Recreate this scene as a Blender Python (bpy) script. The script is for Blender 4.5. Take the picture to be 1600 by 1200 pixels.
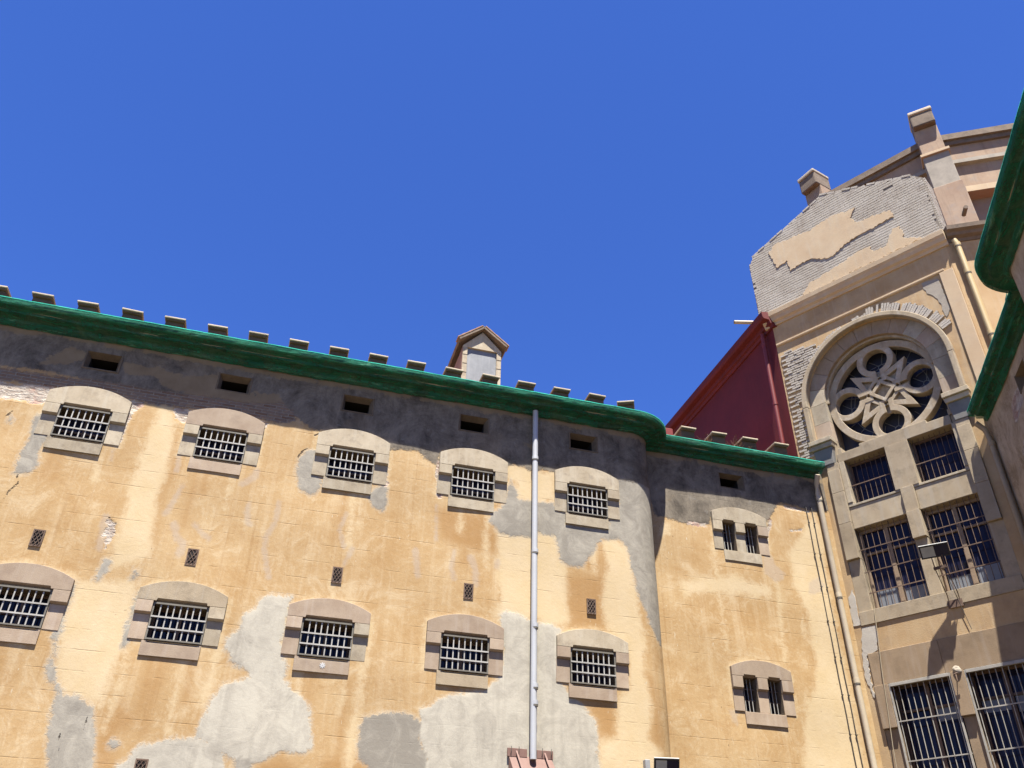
import bpy, bmesh, math, random
import numpy as np
from mathutils import Vector, Matrix, noise as mnoise

for o in list(bpy.data.objects):
    bpy.data.objects.remove(o, do_unlink=True)
scene = bpy.context.scene
COL = scene.collection
random.seed(7)
R = math.radians

# ------------------------------------------------------------------ camera
cam_data = bpy.data.cameras.new('camera')
cam = bpy.data.objects.new('camera', cam_data)
COL.objects.link(cam)
cam_data.sensor_fit = 'HORIZONTAL'
cam_data.sensor_width = 36.0
cam_data.lens = 1340.0 / 1600.0 * 36.0
cam_data.clip_start = 0.05
cam_data.clip_end = 3000.0
pitch, roll = R(34.635358), R(1.254210)
fw = Vector((0, math.cos(pitch), math.sin(pitch)))
up0 = Vector((0, -math.sin(pitch), math.cos(pitch)))
rt0 = Vector((1, 0, 0))
rt = math.cos(roll) * rt0 + math.sin(roll) * up0
up = -math.sin(roll) * rt0 + math.cos(roll) * up0
m = Matrix((rt, up, -fw)).transposed().to_4x4()
m.translation = (0, 0, 1.6)
cam.matrix_world = m
scene.camera = cam

# ------------------------------------------------------------------ sky, sun, exposure
SUN_ELEV, SUN_HEAD = 71.4, -7.0          # light travels towards heading -7 degrees
world = bpy.data.worlds.new('World')
scene.world = world
world.use_nodes = True
wn = world.node_tree
wn.nodes.clear()
sky = wn.nodes.new('ShaderNodeTexSky')
sky.sky_type = 'NISHITA'
sky.sun_disc = False
sky.sun_elevation = R(SUN_ELEV)
sky.sun_rotation = R(SUN_HEAD + 180.0)
sky.altitude = 0.0
sky.air_density = 0.7
sky.dust_density = 0.0
sky.ozone_density = 10.0
bg = wn.nodes.new('ShaderNodeBackground')
bg.inputs['Strength'].default_value = 0.0645
wo = wn.nodes.new('ShaderNodeOutputWorld')
hs = wn.nodes.new('ShaderNodeHueSaturation')      # camera colour rendering of the deep summer sky, the same in every direction
hs.inputs['Hue'].default_value = 0.5145
hs.inputs['Saturation'].default_value = 1.12
wn.links.new(sky.outputs[0], hs.inputs['Color'])
wn.links.new(hs.outputs[0], bg.inputs['Color'])
wn.links.new(bg.outputs[0], wo.inputs['Surface'])

sun_data = bpy.data.lights.new('sun', 'SUN')
sun = bpy.data.objects.new('sun', sun_data)
COL.objects.link(sun)
sun_data.energy = 5.0
sun_data.angle = R(0.53)
sun_data.color = (1.0, 0.955, 0.88)
sd = Vector((math.sin(R(SUN_HEAD)) * math.cos(R(SUN_ELEV)), math.cos(R(SUN_HEAD)) * math.cos(R(SUN_ELEV)), -math.sin(R(SUN_ELEV))))
sun.rotation_euler = sd.to_track_quat('-Z', 'Y').to_euler()
sun.location = (0, -10, 40)

scene.render.engine = 'CYCLES'
scene.view_settings.view_transform = 'Standard'
scene.view_settings.look = 'None'
scene.view_settings.gamma = 1.0
scene.view_settings.use_curve_mapping = False
scene.view_settings.exposure = 2.1

# ------------------------------------------------------------------ mesh helpers
class G:
    """collects faces; build() links them as one mesh object"""
    def __init__(s):
        s.v, s.f, s.sm = [], [], []
    def add(s, vs, fs, smooth=False):
        b = len(s.v)
        s.v += [tuple(p) for p in vs]
        s.f += [tuple(b + i for i in f) for f in fs]
        s.sm += [smooth] * len(fs)
        return s
    def box(s, x0, x1, y0, y1, z0, z1):
        vs = [(x0, y0, z0), (x1, y0, z0), (x1, y1, z0), (x0, y1, z0), (x0, y0, z1), (x1, y0, z1), (x1, y1, z1), (x0, y1, z1)]
        return s.add(vs, [(0, 3, 2, 1), (4, 5, 6, 7), (0, 1, 5, 4), (1, 2, 6, 5), (2, 3, 7, 6), (3, 0, 4, 7)])
    def obox(s, c, ax, ay, az, hx, hy, hz):
        c, ax, ay, az = Vector(c), Vector(ax), Vector(ay), Vector(az)
        vs = [c + ax * (hx * i) + ay * (hy * j) + az * (hz * k) for k in (-1, 1) for j in (-1, 1) for i in (-1, 1)]
        return s.add(vs, [(0, 2, 3, 1), (4, 5, 7, 6), (0, 1, 5, 4), (2, 6, 7, 3), (0, 4, 6, 2), (1, 3, 7, 5)])
    def slab(s, poly, y0, y1, smooth=False):
        """polygon in the x,z plane, extruded along y from y0 (front) to y1"""
        n = len(poly)
        vs = [(p[0], y0, p[1]) for p in poly] + [(p[0], y1, p[1]) for p in poly]
        s.add(vs, [tuple(range(n)), tuple(range(2 * n - 1, n - 1, -1))])
        b = len(s.v) - 2 * n
        for i in range(n):
            j = (i + 1) % n
            s.f.append((b + i, b + n + i, b + n + j, b + j))
            s.sm.append(smooth)
        return s
    def ring(s, outer, inner, y0, y1, closed=True, smooth=False):
        """strip between two matched x,z outlines, extruded along y"""
        n = len(outer)
        vs = []
        for y in (y0, y1):
            vs += [(p[0], y, p[1]) for p in outer] + [(p[0], y, p[1]) for p in inner]
        fs, sm = [], []
        for i in range(n if closed else n - 1):
            j = (i + 1) % n
            fs += [(i, j, n + j, n + i), (2 * n + i, 3 * n + i, 3 * n + j, 2 * n + j), (i, 2 * n + i, 2 * n + j, j), (n + i, n + j, 3 * n + j, 3 * n + i)]
        if not closed:
            fs += [(0, n, 3 * n, 2 * n), (n - 1, 3 * n - 1, 4 * n - 1, 2 * n - 1)]
        return s.add(vs, fs, smooth)
    def tube(s, pts, r, n=10, cap=True):
        pts = [Vector(p) for p in pts]
        rs = r if isinstance(r, (list, tuple)) else [r] * len(pts)
        vs, fs = [], []
        for i, p in enumerate(pts):
            t = (pts[min(i + 1, len(pts) - 1)] - pts[max(i - 1, 0)]).normalized()
            a = t.cross(Vector((0, 0, 1)) if abs(t.z) < 0.9 else Vector((1, 0, 0))).normalized()
            b = t.cross(a)
            for k in range(n):
                w = 2 * math.pi * k / n
                vs.append(p + (a * math.cos(w) + b * math.sin(w)) * rs[i])
        for i in range(len(pts) - 1):
            for k in range(n):
                fs.append((i * n + k, i * n + (k + 1) % n, (i + 1) * n + (k + 1) % n, (i + 1) * n + k))
        s.add(vs, fs, True)
        if cap:
            s.add(vs[:n], [tuple(range(n))])
            s.add(vs[-n:], [tuple(range(n - 1, -1, -1))])
        return s
    def grid(s, rows, smooth=True, closed=False):
        """rows of equal length points"""
        n = len(rows[0])
        vs = [p for r in rows for p in r]
        fs = []
        for i in range(len(rows) - 1):
            for k in range(n - 1):
                fs.append((i * n + k, i * n + k + 1, (i + 1) * n + k + 1, (i + 1) * n + k))
        return s.add(vs, fs, smooth)
    def mesh(s, name, fix=True):
        me = bpy.data.meshes.new(name)
        me.from_pydata(s.v, [], s.f)
        me.polygons.foreach_set('use_smooth', s.sm)
        if fix:
            bm = bmesh.new(); bm.from_mesh(me)
            bmesh.ops.recalc_face_normals(bm, faces=bm.faces)
            bm.to_mesh(me); bm.free()
        me.update()
        return me
    def build(s, name, mat, parent=None, bevel=0.0, loc=None, fix=True):
        return link(name, s.mesh(name, fix), mat, parent, bevel, loc)

def link(name, me, mat, parent=None, bevel=0.0, loc=None):
    if mat is not None and not me.materials:
        me.materials.append(mat)
    o = bpy.data.objects.new(name, me)
    COL.objects.link(o)
    if parent is not None:
        o.parent = parent
    if loc is not None:
        o.location = loc
    if bevel:
        b = o.modifiers.new('bevel', 'BEVEL')
        b.width = bevel; b.segments = 2; b.limit_method = 'ANGLE'; b.angle_limit = R(40)
    return o

def thing(name, label, cat, loc=(0, 0, 0), rz=0.0, group=None):
    o = bpy.data.objects.new(name, None)
    COL.objects.link(o)
    o.location = loc
    o.rotation_euler = (0, 0, rz)
    o.empty_display_size = 0.3
    o['label'] = label
    o['category'] = cat
    if group:
        o['group'] = group
    return o

def copy_tree(o, parent=None, loc=None):
    c = o.copy()
    COL.objects.link(c)
    c.parent = parent
    if loc is not None:
        c.location = loc
    for ch in list(o.children):
        copy_tree(ch, c)
    return c

def arc(cx, cz, r, a0, a1, n):
    return [(cx + r * math.cos(R(a0 + (a1 - a0) * i / n)), cz + r * math.sin(R(a0 + (a1 - a0) * i / n))) for i in range(n + 1)]

# ------------------------------------------------------------------ material helpers
class NT:
    def __init__(s, name):
        s.m = bpy.data.materials.new(name)
        s.m.use_nodes = True
        s.t = s.m.node_tree
        s.t.nodes.clear()
        s.out = s.n('ShaderNodeOutputMaterial')
    def n(s, typ, props=None, **inp):
        nd = s.t.nodes.new(typ)
        for k, v in (props or {}).items():
            setattr(nd, k, v)
        for k, v in inp.items():
            key = k.replace('_', ' ')
            sock = nd.inputs[int(k[1:])] if k[0] == 'i' and k[1:].isdigit() else nd.inputs[key]
            s.set(sock, v)
        return nd
    def set(s, sock, v):
        if isinstance(v, bpy.types.NodeSocket):
            s.t.links.new(v, sock)
        elif isinstance(v, bpy.types.Node):
            s.t.links.new(v.outputs[0], sock)
        elif isinstance(v, (tuple, list)) and len(v) == 3 and sock.type == 'RGBA':
            sock.default_value = (*v, 1)
        else:
            sock.default_value = v
    def math(s, op, a, b=0.0, c=0.0, clamp=False):
        return s.n('ShaderNodeMath', {'operation': op, 'use_clamp': clamp}, i0=a, i1=b, i2=c).outputs[0]
    def mix(s, fac, a, b, mode='MIX'):
        nd = s.n('ShaderNodeMix', {'data_type': 'RGBA', 'blend_type': mode})
        s.set(nd.inputs[0], fac); s.set(nd.inputs[6], a); s.set(nd.inputs[7], b)
        return nd.outputs[2]
    def mr(s, v, a, b, c=0.0, d=1.0, smooth=False):
        nd = s.n('ShaderNodeMapRange', {'interpolation_type': 'SMOOTHSTEP' if smooth else 'LINEAR'}, Value=v)
        nd.inputs[1].default_value = a; nd.inputs[2].default_value = b; nd.inputs[3].default_value = c; nd.inputs[4].default_value = d
        return nd.outputs[0]
    def coord(s, scale=(1, 1, 1), rot=(0, 0, 0)):
        tc = s.n('ShaderNodeTexCoord')
        mp = s.n('ShaderNodeMapping', None, Vector=tc.outputs['Object'])
        mp.inputs['Scale'].default_value = scale
        mp.inputs['Rotation'].default_value = rot
        return mp.outputs[0]
    def noise(s, vec, scale, detail=4.0, rough=0.6, w=None, dist=0.0):
        nd = s.n('ShaderNodeTexNoise', {'noise_dimensions': '4D' if w is not None else '3D'}, Vector=vec)
        nd.inputs['Scale'].default_value = scale; nd.inputs['Detail'].default_value = detail
        nd.inputs['Roughness'].default_value = rough; nd.inputs['Distortion'].default_value = dist
        if w is not None:
            s.set(nd.inputs['W'], w)
        return nd.outputs[0]
    def attr(s, name):
        return s.n('ShaderNodeAttribute', {'attribute_name': name}).outputs['Fac']
    def rand(s):
        return s.n('ShaderNodeObjectInfo').outputs['Random']
    def bump(s, h, strength=0.5, dist=0.02, normal=None):
        nd = s.n('ShaderNodeBump', None, Height=h)
        nd.inputs['Strength'].default_value = strength; nd.inputs['Distance'].default_value = dist
        if normal is not None:
            s.set(nd.inputs['Normal'], normal)
        return nd.outputs[0]
    def done(s, color, rough=0.9, normal=None, metal=0.0, spec=0.3, **kw):
        p = s.n('ShaderNodeBsdfPrincipled')
        s.set(p.inputs['Base Color'], color); s.set(p.inputs['Roughness'], rough)
        p.inputs['Metallic'].default_value = metal
        p.inputs['Specular IOR Level'].default_value = spec
        if normal is not None:
            s.set(p.inputs['Normal'], normal)
        s.t.links.new(p.outputs[0], s.out.inputs['Surface'])
        s.p = p
        return s.m

ALB = 0.50       # overall reflectance level of the painted tones below

def simple(name, a, b, rough=0.85, scale=3.0, grain=60.0, bump=0.25, spec=0.3, metal=0.0, stain=None, stain_amt=0.4, rnd=0.25, dist=0.01, streak=None):
    """two-tone weathered surface with grain; alike objects vary by their own random value"""
    a, b = tuple(c * ALB for c in a), tuple(c * ALB for c in b)
    stain = tuple(c * ALB for c in stain) if stain else None
    streak = tuple(c * ALB for c in streak) if streak else None
    t = NT(name)
    co = t.coord()
    w = t.math('MULTIPLY', t.rand(), 40.0)
    n1 = t.noise(co, scale, 5, 0.65, w)
    col = t.mix(t.mr(n1, 0.32, 0.68), a, b)
    if stain:
        n2 = t.noise(co, scale * 1.9, 6, 0.7, t.math('ADD', w, 9.0))
        col = t.mix(t.math('MULTIPLY', t.mr(n2, 0.5, 0.72), stain_amt), col, stain)
    if streak:
        n4 = t.noise(t.coord((9, 9, 0.7)), 1.0, 4, 0.6, w)
        col = t.mix(t.math('MULTIPLY', t.mr(n4, 0.52, 0.75), 0.55), col, streak)
    v = t.mr(t.rand(), 0, 1, 1 - rnd, 1 + rnd)
    hsv = t.n('ShaderNodeHueSaturation', None, Color=col, Value=v)
    n3 = t.noise(co, grain, 3, 0.6)
    nb = t.bump(t.math('ADD', n3, t.math('MULTIPLY', n1, 0.6)), bump, dist)
    return t.done(hsv.outputs[0], rough, nb, metal, spec)
# ------------------------------------------------------------------ materials
def render_material(name, ochre_a, ochre_b, palec, cem_a, cem_b, dark_a, dark_b):
    """old lime render: ochre wash, cement repairs, exposed masonry. The masks are distance fields stored on the wall mesh."""
    t = NT(name)
    co = t.coord()
    n_big = t.noise(co, 0.55, 5, 0.6)
    n_mid = t.noise(co, 2.3, 6, 0.65)
    n_fine = t.noise(co, 14.0, 5, 0.65)
    n_grain = t.noise(co, 90.0, 2, 0.6)
    streak = t.noise(t.coord((5.5, 5.5, 0.28)), 1.0, 5, 0.65)
    # broken edges of the patches
    edge = t.math('ADD', t.math('MULTIPLY', t.math('SUBTRACT', n_mid, 0.5), 0.34), t.math('ADD', t.math('MULTIPLY', t.math('SUBTRACT', n_fine, 0.5), 0.20), t.math('MULTIPLY', t.math('SUBTRACT', t.noise(co, 45.0, 3, 0.6), 0.5), 0.07)))
    def mask(layer, soft, amp=1.0):
        return t.mr(t.math('ADD', t.attr(layer), t.math('MULTIPLY', edge, amp)), -soft, soft, 0, 1, True)
    mot = t.math('ADD', t.math('MULTIPLY', n_big, 0.55), t.math('MULTIPLY', n_mid, 0.45))
    col = t.mix(t.mr(mot, 0.36, 0.64), ochre_a, ochre_b)
    col = t.mix(t.math('MULTIPLY', t.mr(streak, 0.5, 0.74), 0.38), col, palec)
    drip = t.noise(t.coord((11.0, 11.0, 0.45)), 1.0, 4, 0.6)
    col = t.mix(t.math('MULTIPLY', t.mr(drip, 0.56, 0.76), 0.4), col, (ochre_a[0] * 0.72, ochre_a[1] * 0.62, ochre_a[2] * 0.5))
    col = t.mix(t.math('MULTIPLY', t.mr(n_fine, 0.5, 0.78), 0.3), col, palec)
    blot = t.noise(co, 1.7, 8, 0.78, dist=0.7)
    col = t.mix(t.math('MULTIPLY', t.mr(blot, 0.52, 0.66), 0.5), col, palec)
    col = t.mix(t.math('MULTIPLY', t.mr(blot, 0.47, 0.34), 0.45), col, (ochre_a[0] * 0.84, ochre_a[1] * 0.74, ochre_a[2] * 0.62))
    deep = t.math('MULTIPLY', mask('deep', 0.14), 0.75)
    col = t.mix(deep, col, (ochre_a[0] * 0.88, ochre_a[1] * 0.78, ochre_a[2] * 0.66))
    pale = t.math('MULTIPLY', mask('pale', 0.10, 1.1), 0.85)
    palev = t.mix(t.mr(n_mid, 0.3, 0.7), palec, (palec[0] * 0.9, palec[1] * 0.86, palec[2] * 0.76))
    col = t.mix(pale, col, palev)
    # flecks of lost wash
    fl = t.noise(t.coord((26, 26, 7), (0, R(28), 0)), 1.0, 3, 0.55)
    fl = t.math('MULTIPLY', t.mr(fl, 0.69, 0.73), t.mr(n_mid, 0.46, 0.56))
    col = t.mix(t.math('MULTIPLY', fl, 0.8), col, (0.78, 0.68, 0.5))
    pit = t.math('MULTIPLY', t.mr(t.noise(co, 21.0, 2, 0.5), 0.735, 0.76), t.mr(n_big, 0.48, 0.6))
    col = t.mix(t.math('MULTIPLY', pit, 0.7), col, (0.16, 0.11, 0.07))
    # scored joints of the false ashlar
    sep = t.n('ShaderNodeSeparateXYZ', None, Vector=t.coord())
    zz = t.math('ADD', t.math('DIVIDE', sep.outputs[2], 0.335), t.math('MULTIPLY', t.math('SUBTRACT', n_big, 0.5), 0.10))
    fr = t.math('ABSOLUTE', t.math('SUBTRACT', t.math('FRACT', zz), 0.5))
    joint = t.math('MULTIPLY', t.mr(fr, 0.018, 0.030, 1, 0), t.mr(t.noise(t.coord((2.2, 2.2, 3.0)), 1.0, 3, 0.6), 0.46, 0.64))
    col = t.mix(t.math('MULTIPLY', joint, 0.30), col, (ochre_a[0] * 0.4, ochre_a[1] * 0.33, ochre_a[2] * 0.28))
    # filled scars
    scar = t.math('MULTIPLY', mask('scar', 0.04, 0.45), 0.5)
    col = t.mix(scar, col, (0.56, 0.46, 0.36))
    # cement
    cem = t.math('MULTIPLY', mask('cem', 0.032, 0.85), 0.94)
    clouds = t.noise(co, 2.2, 7, 0.72, dist=1.2)
    tone = t.math('ADD', t.attr('tone'), t.math('MULTIPLY', t.math('SUBTRACT', clouds, 0.5), 2.2), clamp=True)
    ccol = t.mix(tone, cem_a, cem_b)
    ccol = t.mix(t.math('MULTIPLY', t.mr(streak, 0.5, 0.72), 0.35), ccol, (0.30, 0.27, 0.22))
    col = t.mix(cem, col, ccol)
    rim = t.mr(t.math('ABSOLUTE', t.math('ADD', t.math('ADD', t.attr('cem'), t.math('MULTIPLY', edge, 0.75)), 0.02)), 0.0, 0.05, 1, 0)
    col = t.mix(t.math('MULTIPLY', rim, 0.3), col, (0.66, 0.58, 0.45))
    # dark upper render
    dark = mask('dark', 0.03, 0.8)
    dn = t.math('ADD', t.math('MULTIPLY', t.noise(co, 1.3, 9, 0.8, dist=0.5), 0.7), t.math('MULTIPLY', t.noise(t.coord((3.5, 3.5, 0.9)), 1.0, 8, 0.75), 0.3))
    dcol = t.mix(t.mr(dn, 0.40, 0.60), dark_a, dark_b)
    dcol = t.mix(t.math('MULTIPLY', t.mr(t.noise(co, 5.0, 6, 0.7), 0.58, 0.72), 0.5), dcol, (0.42, 0.40, 0.36))
    dcol = t.mix(t.math('MULTIPLY', t.mr(t.noise(co, 0.8, 6, 0.7, dist=0.5), 0.55, 0.63), 0.3), dcol, (0.30, 0.225, 0.14))
    col = t.mix(dark, col, dcol)
    old = t.math('MULTIPLY', mask('old', 0.03, 0.9), 0.85)
    col = t.mix(old, col, t.mix(t.mr(n_mid, 0.35, 0.65), (0.32, 0.23, 0.13), (0.42, 0.31, 0.18)))
    # brick courses laid bare
    bvec = t.n('ShaderNodeCombineXYZ', None, X=t.math('ADD', sep.outputs[0], t.math('MULTIPLY', n_fine, 0.03)), Y=t.math('ADD', sep.outputs[2], t.math('MULTIPLY', n_mid, 0.03)))
    bt = t.n('ShaderNodeTexBrick', None, Vector=bvec, Color1=(0.27, 0.15, 0.085), Color2=(0.42, 0.28, 0.18), Mortar=(0.46, 0.39, 0.29))
    bt.inputs['Scale'].default_value = 1.0
    bt.inputs['Brick Width'].default_value = 0.26; bt.inputs['Row Height'].default_value = 0.068
    bt.inputs['Mortar Size'].default_value = 0.012; bt.inputs['Mortar Smooth'].default_value = 0.4
    brick = mask('brick', 0.04, 0.9)
    bcol = t.mix(t.mr(n_fine, 0.4, 0.7), bt.outputs['Color'], (0.27, 0.22, 0.18))
    col = t.mix(brick, col, bcol)
    # rubble with lost render
    rub = mask('rub', 0.02, 0.7)
    rn = t.noise(t.coord((7, 7, 19)), 1.0, 5, 0.7, dist=0.4)
    rcol = t.mix(t.mr(rn, 0.38, 0.6), (0.44, 0.34, 0.26), (0.78, 0.70, 0.58))
    rcol = t.mix(t.math('MULTIPLY', t.mr(n_mid, 0.54, 0.66), 0.7), rcol, (0.55, 0.30, 0.22))
    col = t.mix(rub, col, rcol)
    crack = t.mr(t.math('ADD', t.attr('crack'), t.math('MULTIPLY', t.math('SUBTRACT', n_fine, 0.5), 0.05)), -0.008, 0.004)
    col = t.mix(t.math('MULTIPLY', crack, 0.85), col, (0.06, 0.04, 0.03))
    # relief
    h = t.math('ADD', t.math('MULTIPLY', n_fine, 0.2), t.math('MULTIPLY', n_grain, 0.08))
    h = t.math('SUBTRACT', h, t.math('MULTIPLY', t.math('MULTIPLY', joint, t.math('SUBTRACT', 1.0, t.math('MULTIPLY', cem, 0.7))), 0.12))
    h = t.math('ADD', h, t.math('MULTIPLY', cem, 0.14))
    h = t.math('ADD', h, t.math('MULTIPLY', dark, 0.3))
    h = t.math('SUBTRACT', h, t.math('MULTIPLY', crack, 1.0))
    h = t.math('SUBTRACT', h, t.math('MULTIPLY', brick, t.math('ADD', t.math('MULTIPLY', bt.outputs['Fac'], 0.8), 0.5)))
    h = t.math('SUBTRACT', h, t.math('MULTIPLY', rub, t.math('ADD', t.math('MULTIPLY', rn, -2.6), 1.6)))
    col = t.mix(1.0, col, (ALB, ALB, ALB), 'MULTIPLY')
    nb = t.bump(h, 0.75, 0.022)
    return t.done(col, 0.93, nb, spec=0.15)

M = {}
M['render'] = render_material('old_ochre_render', (0.55, 0.345, 0.150), (0.66, 0.462, 0.235), (0.84, 0.675, 0.43), (0.33, 0.305, 0.255), (0.66, 0.615, 0.50), (0.12, 0.10, 0.077), (0.36, 0.305, 0.23))
M['render_right'] = render_material('brown_render', (0.58, 0.40, 0.23), (0.70, 0.53, 0.34), (0.78, 0.64, 0.44), (0.42, 0.38, 0.32), (0.66, 0.6, 0.48), (0.40, 0.29, 0.17), (0.78, 0.63, 0.44))
M['stone'] = simple('beige_sandstone', (0.44, 0.355, 0.235), (0.60, 0.51, 0.365), 0.9, 3.0, 70, 0.4, stain=(0.26, 0.205, 0.15), stain_amt=0.65, rnd=0.13, streak=(0.66, 0.6, 0.47))
M['stone_pink'] = simple('pink_sandstone', (0.43, 0.315, 0.215), (0.55, 0.43, 0.305), 0.9, 2.8, 70, 0.3, stain=(0.32, 0.23, 0.17), stain_amt=0.5, rnd=0.13, streak=(0.6, 0.5, 0.4))
M['stone_grey'] = simple('soiled_sandstone', (0.43, 0.335, 0.215), (0.58, 0.47, 0.315), 0.92, 1.8, 60, 0.35, stain=(0.20, 0.155, 0.105), stain_amt=0.6, rnd=0.1, streak=(0.55, 0.5, 0.41))
M['stone_brown'] = simple('brown_sandstone', (0.35, 0.245, 0.145), (0.44, 0.32, 0.20), 0.92, 1.6, 60, 0.3, stain=(0.2, 0.145, 0.09), stain_amt=0.5, rnd=0.06, streak=(0.48, 0.39, 0.3))
M['tracery'] = simple('carved_sandstone', (0.45, 0.345, 0.22), (0.58, 0.47, 0.32), 0.9, 3.0, 60, 0.35, stain=(0.72, 0.66, 0.55), stain_amt=0.8, rnd=0.06, streak=(0.22, 0.18, 0.14))
M['bar'] = simple('grey_painted_iron', (0.46, 0.445, 0.40), (0.56, 0.54, 0.48), 0.6, 8, 60, 0.15, stain=(0.3, 0.2, 0.13), stain_amt=0.4, rnd=0.1)
M['bar_dark'] = simple('dark_iron_frame', (0.17, 0.155, 0.12), (0.24, 0.215, 0.17), 0.6, 8, 60, 0.15, rnd=0.1)
M['rust'] = simple('rusty_iron', (0.13, 0.075, 0.05), (0.26, 0.175, 0.12), 0.85, 9, 70, 0.3, stain=(0.10, 0.06, 0.045), rnd=0.15)
M['steel_light'] = simple('pale_painted_steel', (0.40, 0.37, 0.31), (0.56, 0.53, 0.46), 0.6, 6, 60, 0.15, stain=(0.28, 0.18, 0.11), stain_amt=0.5, rnd=0.08)
M['wood'] = simple('brown_window_wood', (0.15, 0.09, 0.055), (0.22, 0.14, 0.09), 0.6, 5, 50, 0.2, rnd=0.2)
M['wood_tan'] = simple('weathered_tan_wood', (0.34, 0.235, 0.15), (0.44, 0.32, 0.21), 0.7, 5, 50, 0.25, stain=(0.24, 0.16, 0.10), rnd=0.1)
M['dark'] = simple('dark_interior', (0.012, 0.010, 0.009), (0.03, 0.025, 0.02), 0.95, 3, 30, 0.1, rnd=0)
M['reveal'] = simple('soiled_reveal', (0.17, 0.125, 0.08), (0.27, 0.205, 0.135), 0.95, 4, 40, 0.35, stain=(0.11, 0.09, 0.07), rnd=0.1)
M['pipe_grey'] = simple('pale_grey_pipe_paint', (0.58, 0.59, 0.60), (0.66, 0.67, 0.67), 0.45, 1.2, 40, 0.08, spec=0.4, stain=(0.45, 0.44, 0.42), stain_amt=0.35, rnd=0.03)
M['pipe_cream'] = simple('cream_pipe_paint', (0.70, 0.58, 0.40), (0.80, 0.68, 0.49), 0.55, 1.6, 40, 0.1, stain=(0.40, 0.33, 0.24), rnd=0.03)
M['pipe_yellow'] = simple('yellow_pipe_paint', (0.62, 0.46, 0.20), (0.68, 0.52, 0.26), 0.5, 1.6, 40, 0.1, stain=(0.5, 0.38, 0.2), rnd=0.03)
M['red'] = simple('dark_red_render', (0.15, 0.011, 0.011), (0.20, 0.017, 0.016), 0.75, 1.1, 40, 0.3, stain=(0.11, 0.008, 0.009), stain_amt=0.6, rnd=0.03, streak=(0.21, 0.026, 0.022))
M['red_pipe'] = simple('red_pipe_paint', (0.21, 0.030, 0.026), (0.27, 0.046, 0.038), 0.5, 2, 40, 0.1, rnd=0.03)
M['rust_red'] = simple('rust_red_sheet_metal', (0.23, 0.125, 0.095), (0.32, 0.19, 0.15), 0.7, 2.5, 60, 0.15, stain=(0.22, 0.09, 0.06), stain_amt=0.5, rnd=0.04)
M['tile'] = simple('clay_roof_tile', (0.36, 0.19, 0.11), (0.48, 0.30, 0.19), 0.9, 3, 50, 0.4, stain=(0.25, 0.2, 0.15), rnd=0.1)
M['cornice'] = simple('stone_cornice', (0.34, 0.29, 0.20), (0.55, 0.48, 0.34), 0.92, 3.0, 40, 0.4, stain=(0.10, 0.10, 0.06), stain_amt=0.85, rnd=0)
M['vent'] = simple('roof_vent_shaded', (0.16, 0.10, 0.065), (0.24, 0.155, 0.10), 0.9, 4, 60, 0.35, stain=(0.16, 0.11, 0.08), rnd=0.15)  # vent body darkened in colour for the shade under its cap
M['vent_cap'] = simple('roof_vent_sunlit', (0.62, 0.50, 0.35), (0.74, 0.62, 0.45), 0.9, 5, 60, 0.35, stain=(0.36, 0.25, 0.17), stain_amt=0.5, rnd=0.12)  # pale tone stands for sun on the slab fronts
M['zinc'] = simple('grey_zinc_sheet', (0.17, 0.18, 0.19), (0.24, 0.25, 0.26), 0.6, 2.5, 50, 0.15, spec=0.4, stain=(0.4, 0.4, 0.4), stain_amt=0.4, streak=(0.36, 0.36, 0.36))
M['whitewash'] = simple('whitewashed_brick', (0.54, 0.475, 0.385), (0.72, 0.655, 0.555), 0.95, 1.6, 50, 0.5, stain=(0.34, 0.25, 0.19), stain_amt=0.6, rnd=0.2, dist=0.02)
M['mortar'] = simple('old_mortar', (0.26, 0.215, 0.165), (0.38, 0.325, 0.26), 0.95, 6, 50, 0.5, rnd=0)
M['plaster'] = simple('tower_ochre_plaster', (0.54, 0.34, 0.155), (0.68, 0.49, 0.27), 0.93, 1.1, 40, 0.4, stain=(0.38, 0.26, 0.16), stain_amt=0.6, rnd=0.02, streak=(0.70, 0.56, 0.37))
M['plaster_cream'] = simple('cream_plaster_remnant', (0.64, 0.46, 0.275), (0.74, 0.57, 0.365), 0.93, 1.4, 45, 0.35, stain=(0.42, 0.33, 0.25), stain_amt=0.3, rnd=0.02, streak=(0.7, 0.6, 0.44))
M['plaster_grey'] = simple('grey_plaster', (0.38, 0.33, 0.26), (0.54, 0.47, 0.37), 0.93, 2.2, 45, 0.45, stain=(0.26, 0.23, 0.2), rnd=0.05)
M['blind_and_reflection'] = simple('grey_blind_and_reflection', (0.24, 0.26, 0.29), (0.33, 0.35, 0.38), 0.8, 2, 40, 0.1, rnd=0.15)  # grey of the blinds, also painted as a reflection in the low windows
M['corbel'] = simple('blue_grey_cement', (0.20, 0.195, 0.18), (0.30, 0.285, 0.255), 0.93, 2.2, 45, 0.4, rnd=0.05)
M['cement_white'] = simple('pale_cement_filler', (0.58, 0.52, 0.43), (0.68, 0.62, 0.52), 0.93, 3, 45, 0.4, rnd=0.05)
M['drum'] = simple('brown_drum_plaster', (0.40, 0.26, 0.17), (0.54, 0.39, 0.26), 0.93, 1.3, 40, 0.45, stain=(0.36, 0.34, 0.31), stain_amt=0.6, rnd=0.03, streak=(0.25, 0.17, 0.12))
M['ledge_dark'] = simple('soiled_cornice', (0.20, 0.145, 0.10), (0.32, 0.24, 0.17), 0.93, 2.5, 45, 0.45, stain=(0.10, 0.075, 0.06), stain_amt=0.7, rnd=0.05)
M['black'] = simple('black_paint', (0.02, 0.02, 0.021), (0.035, 0.035, 0.035), 0.5, 5, 50, 0.1, rnd=0)
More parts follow.
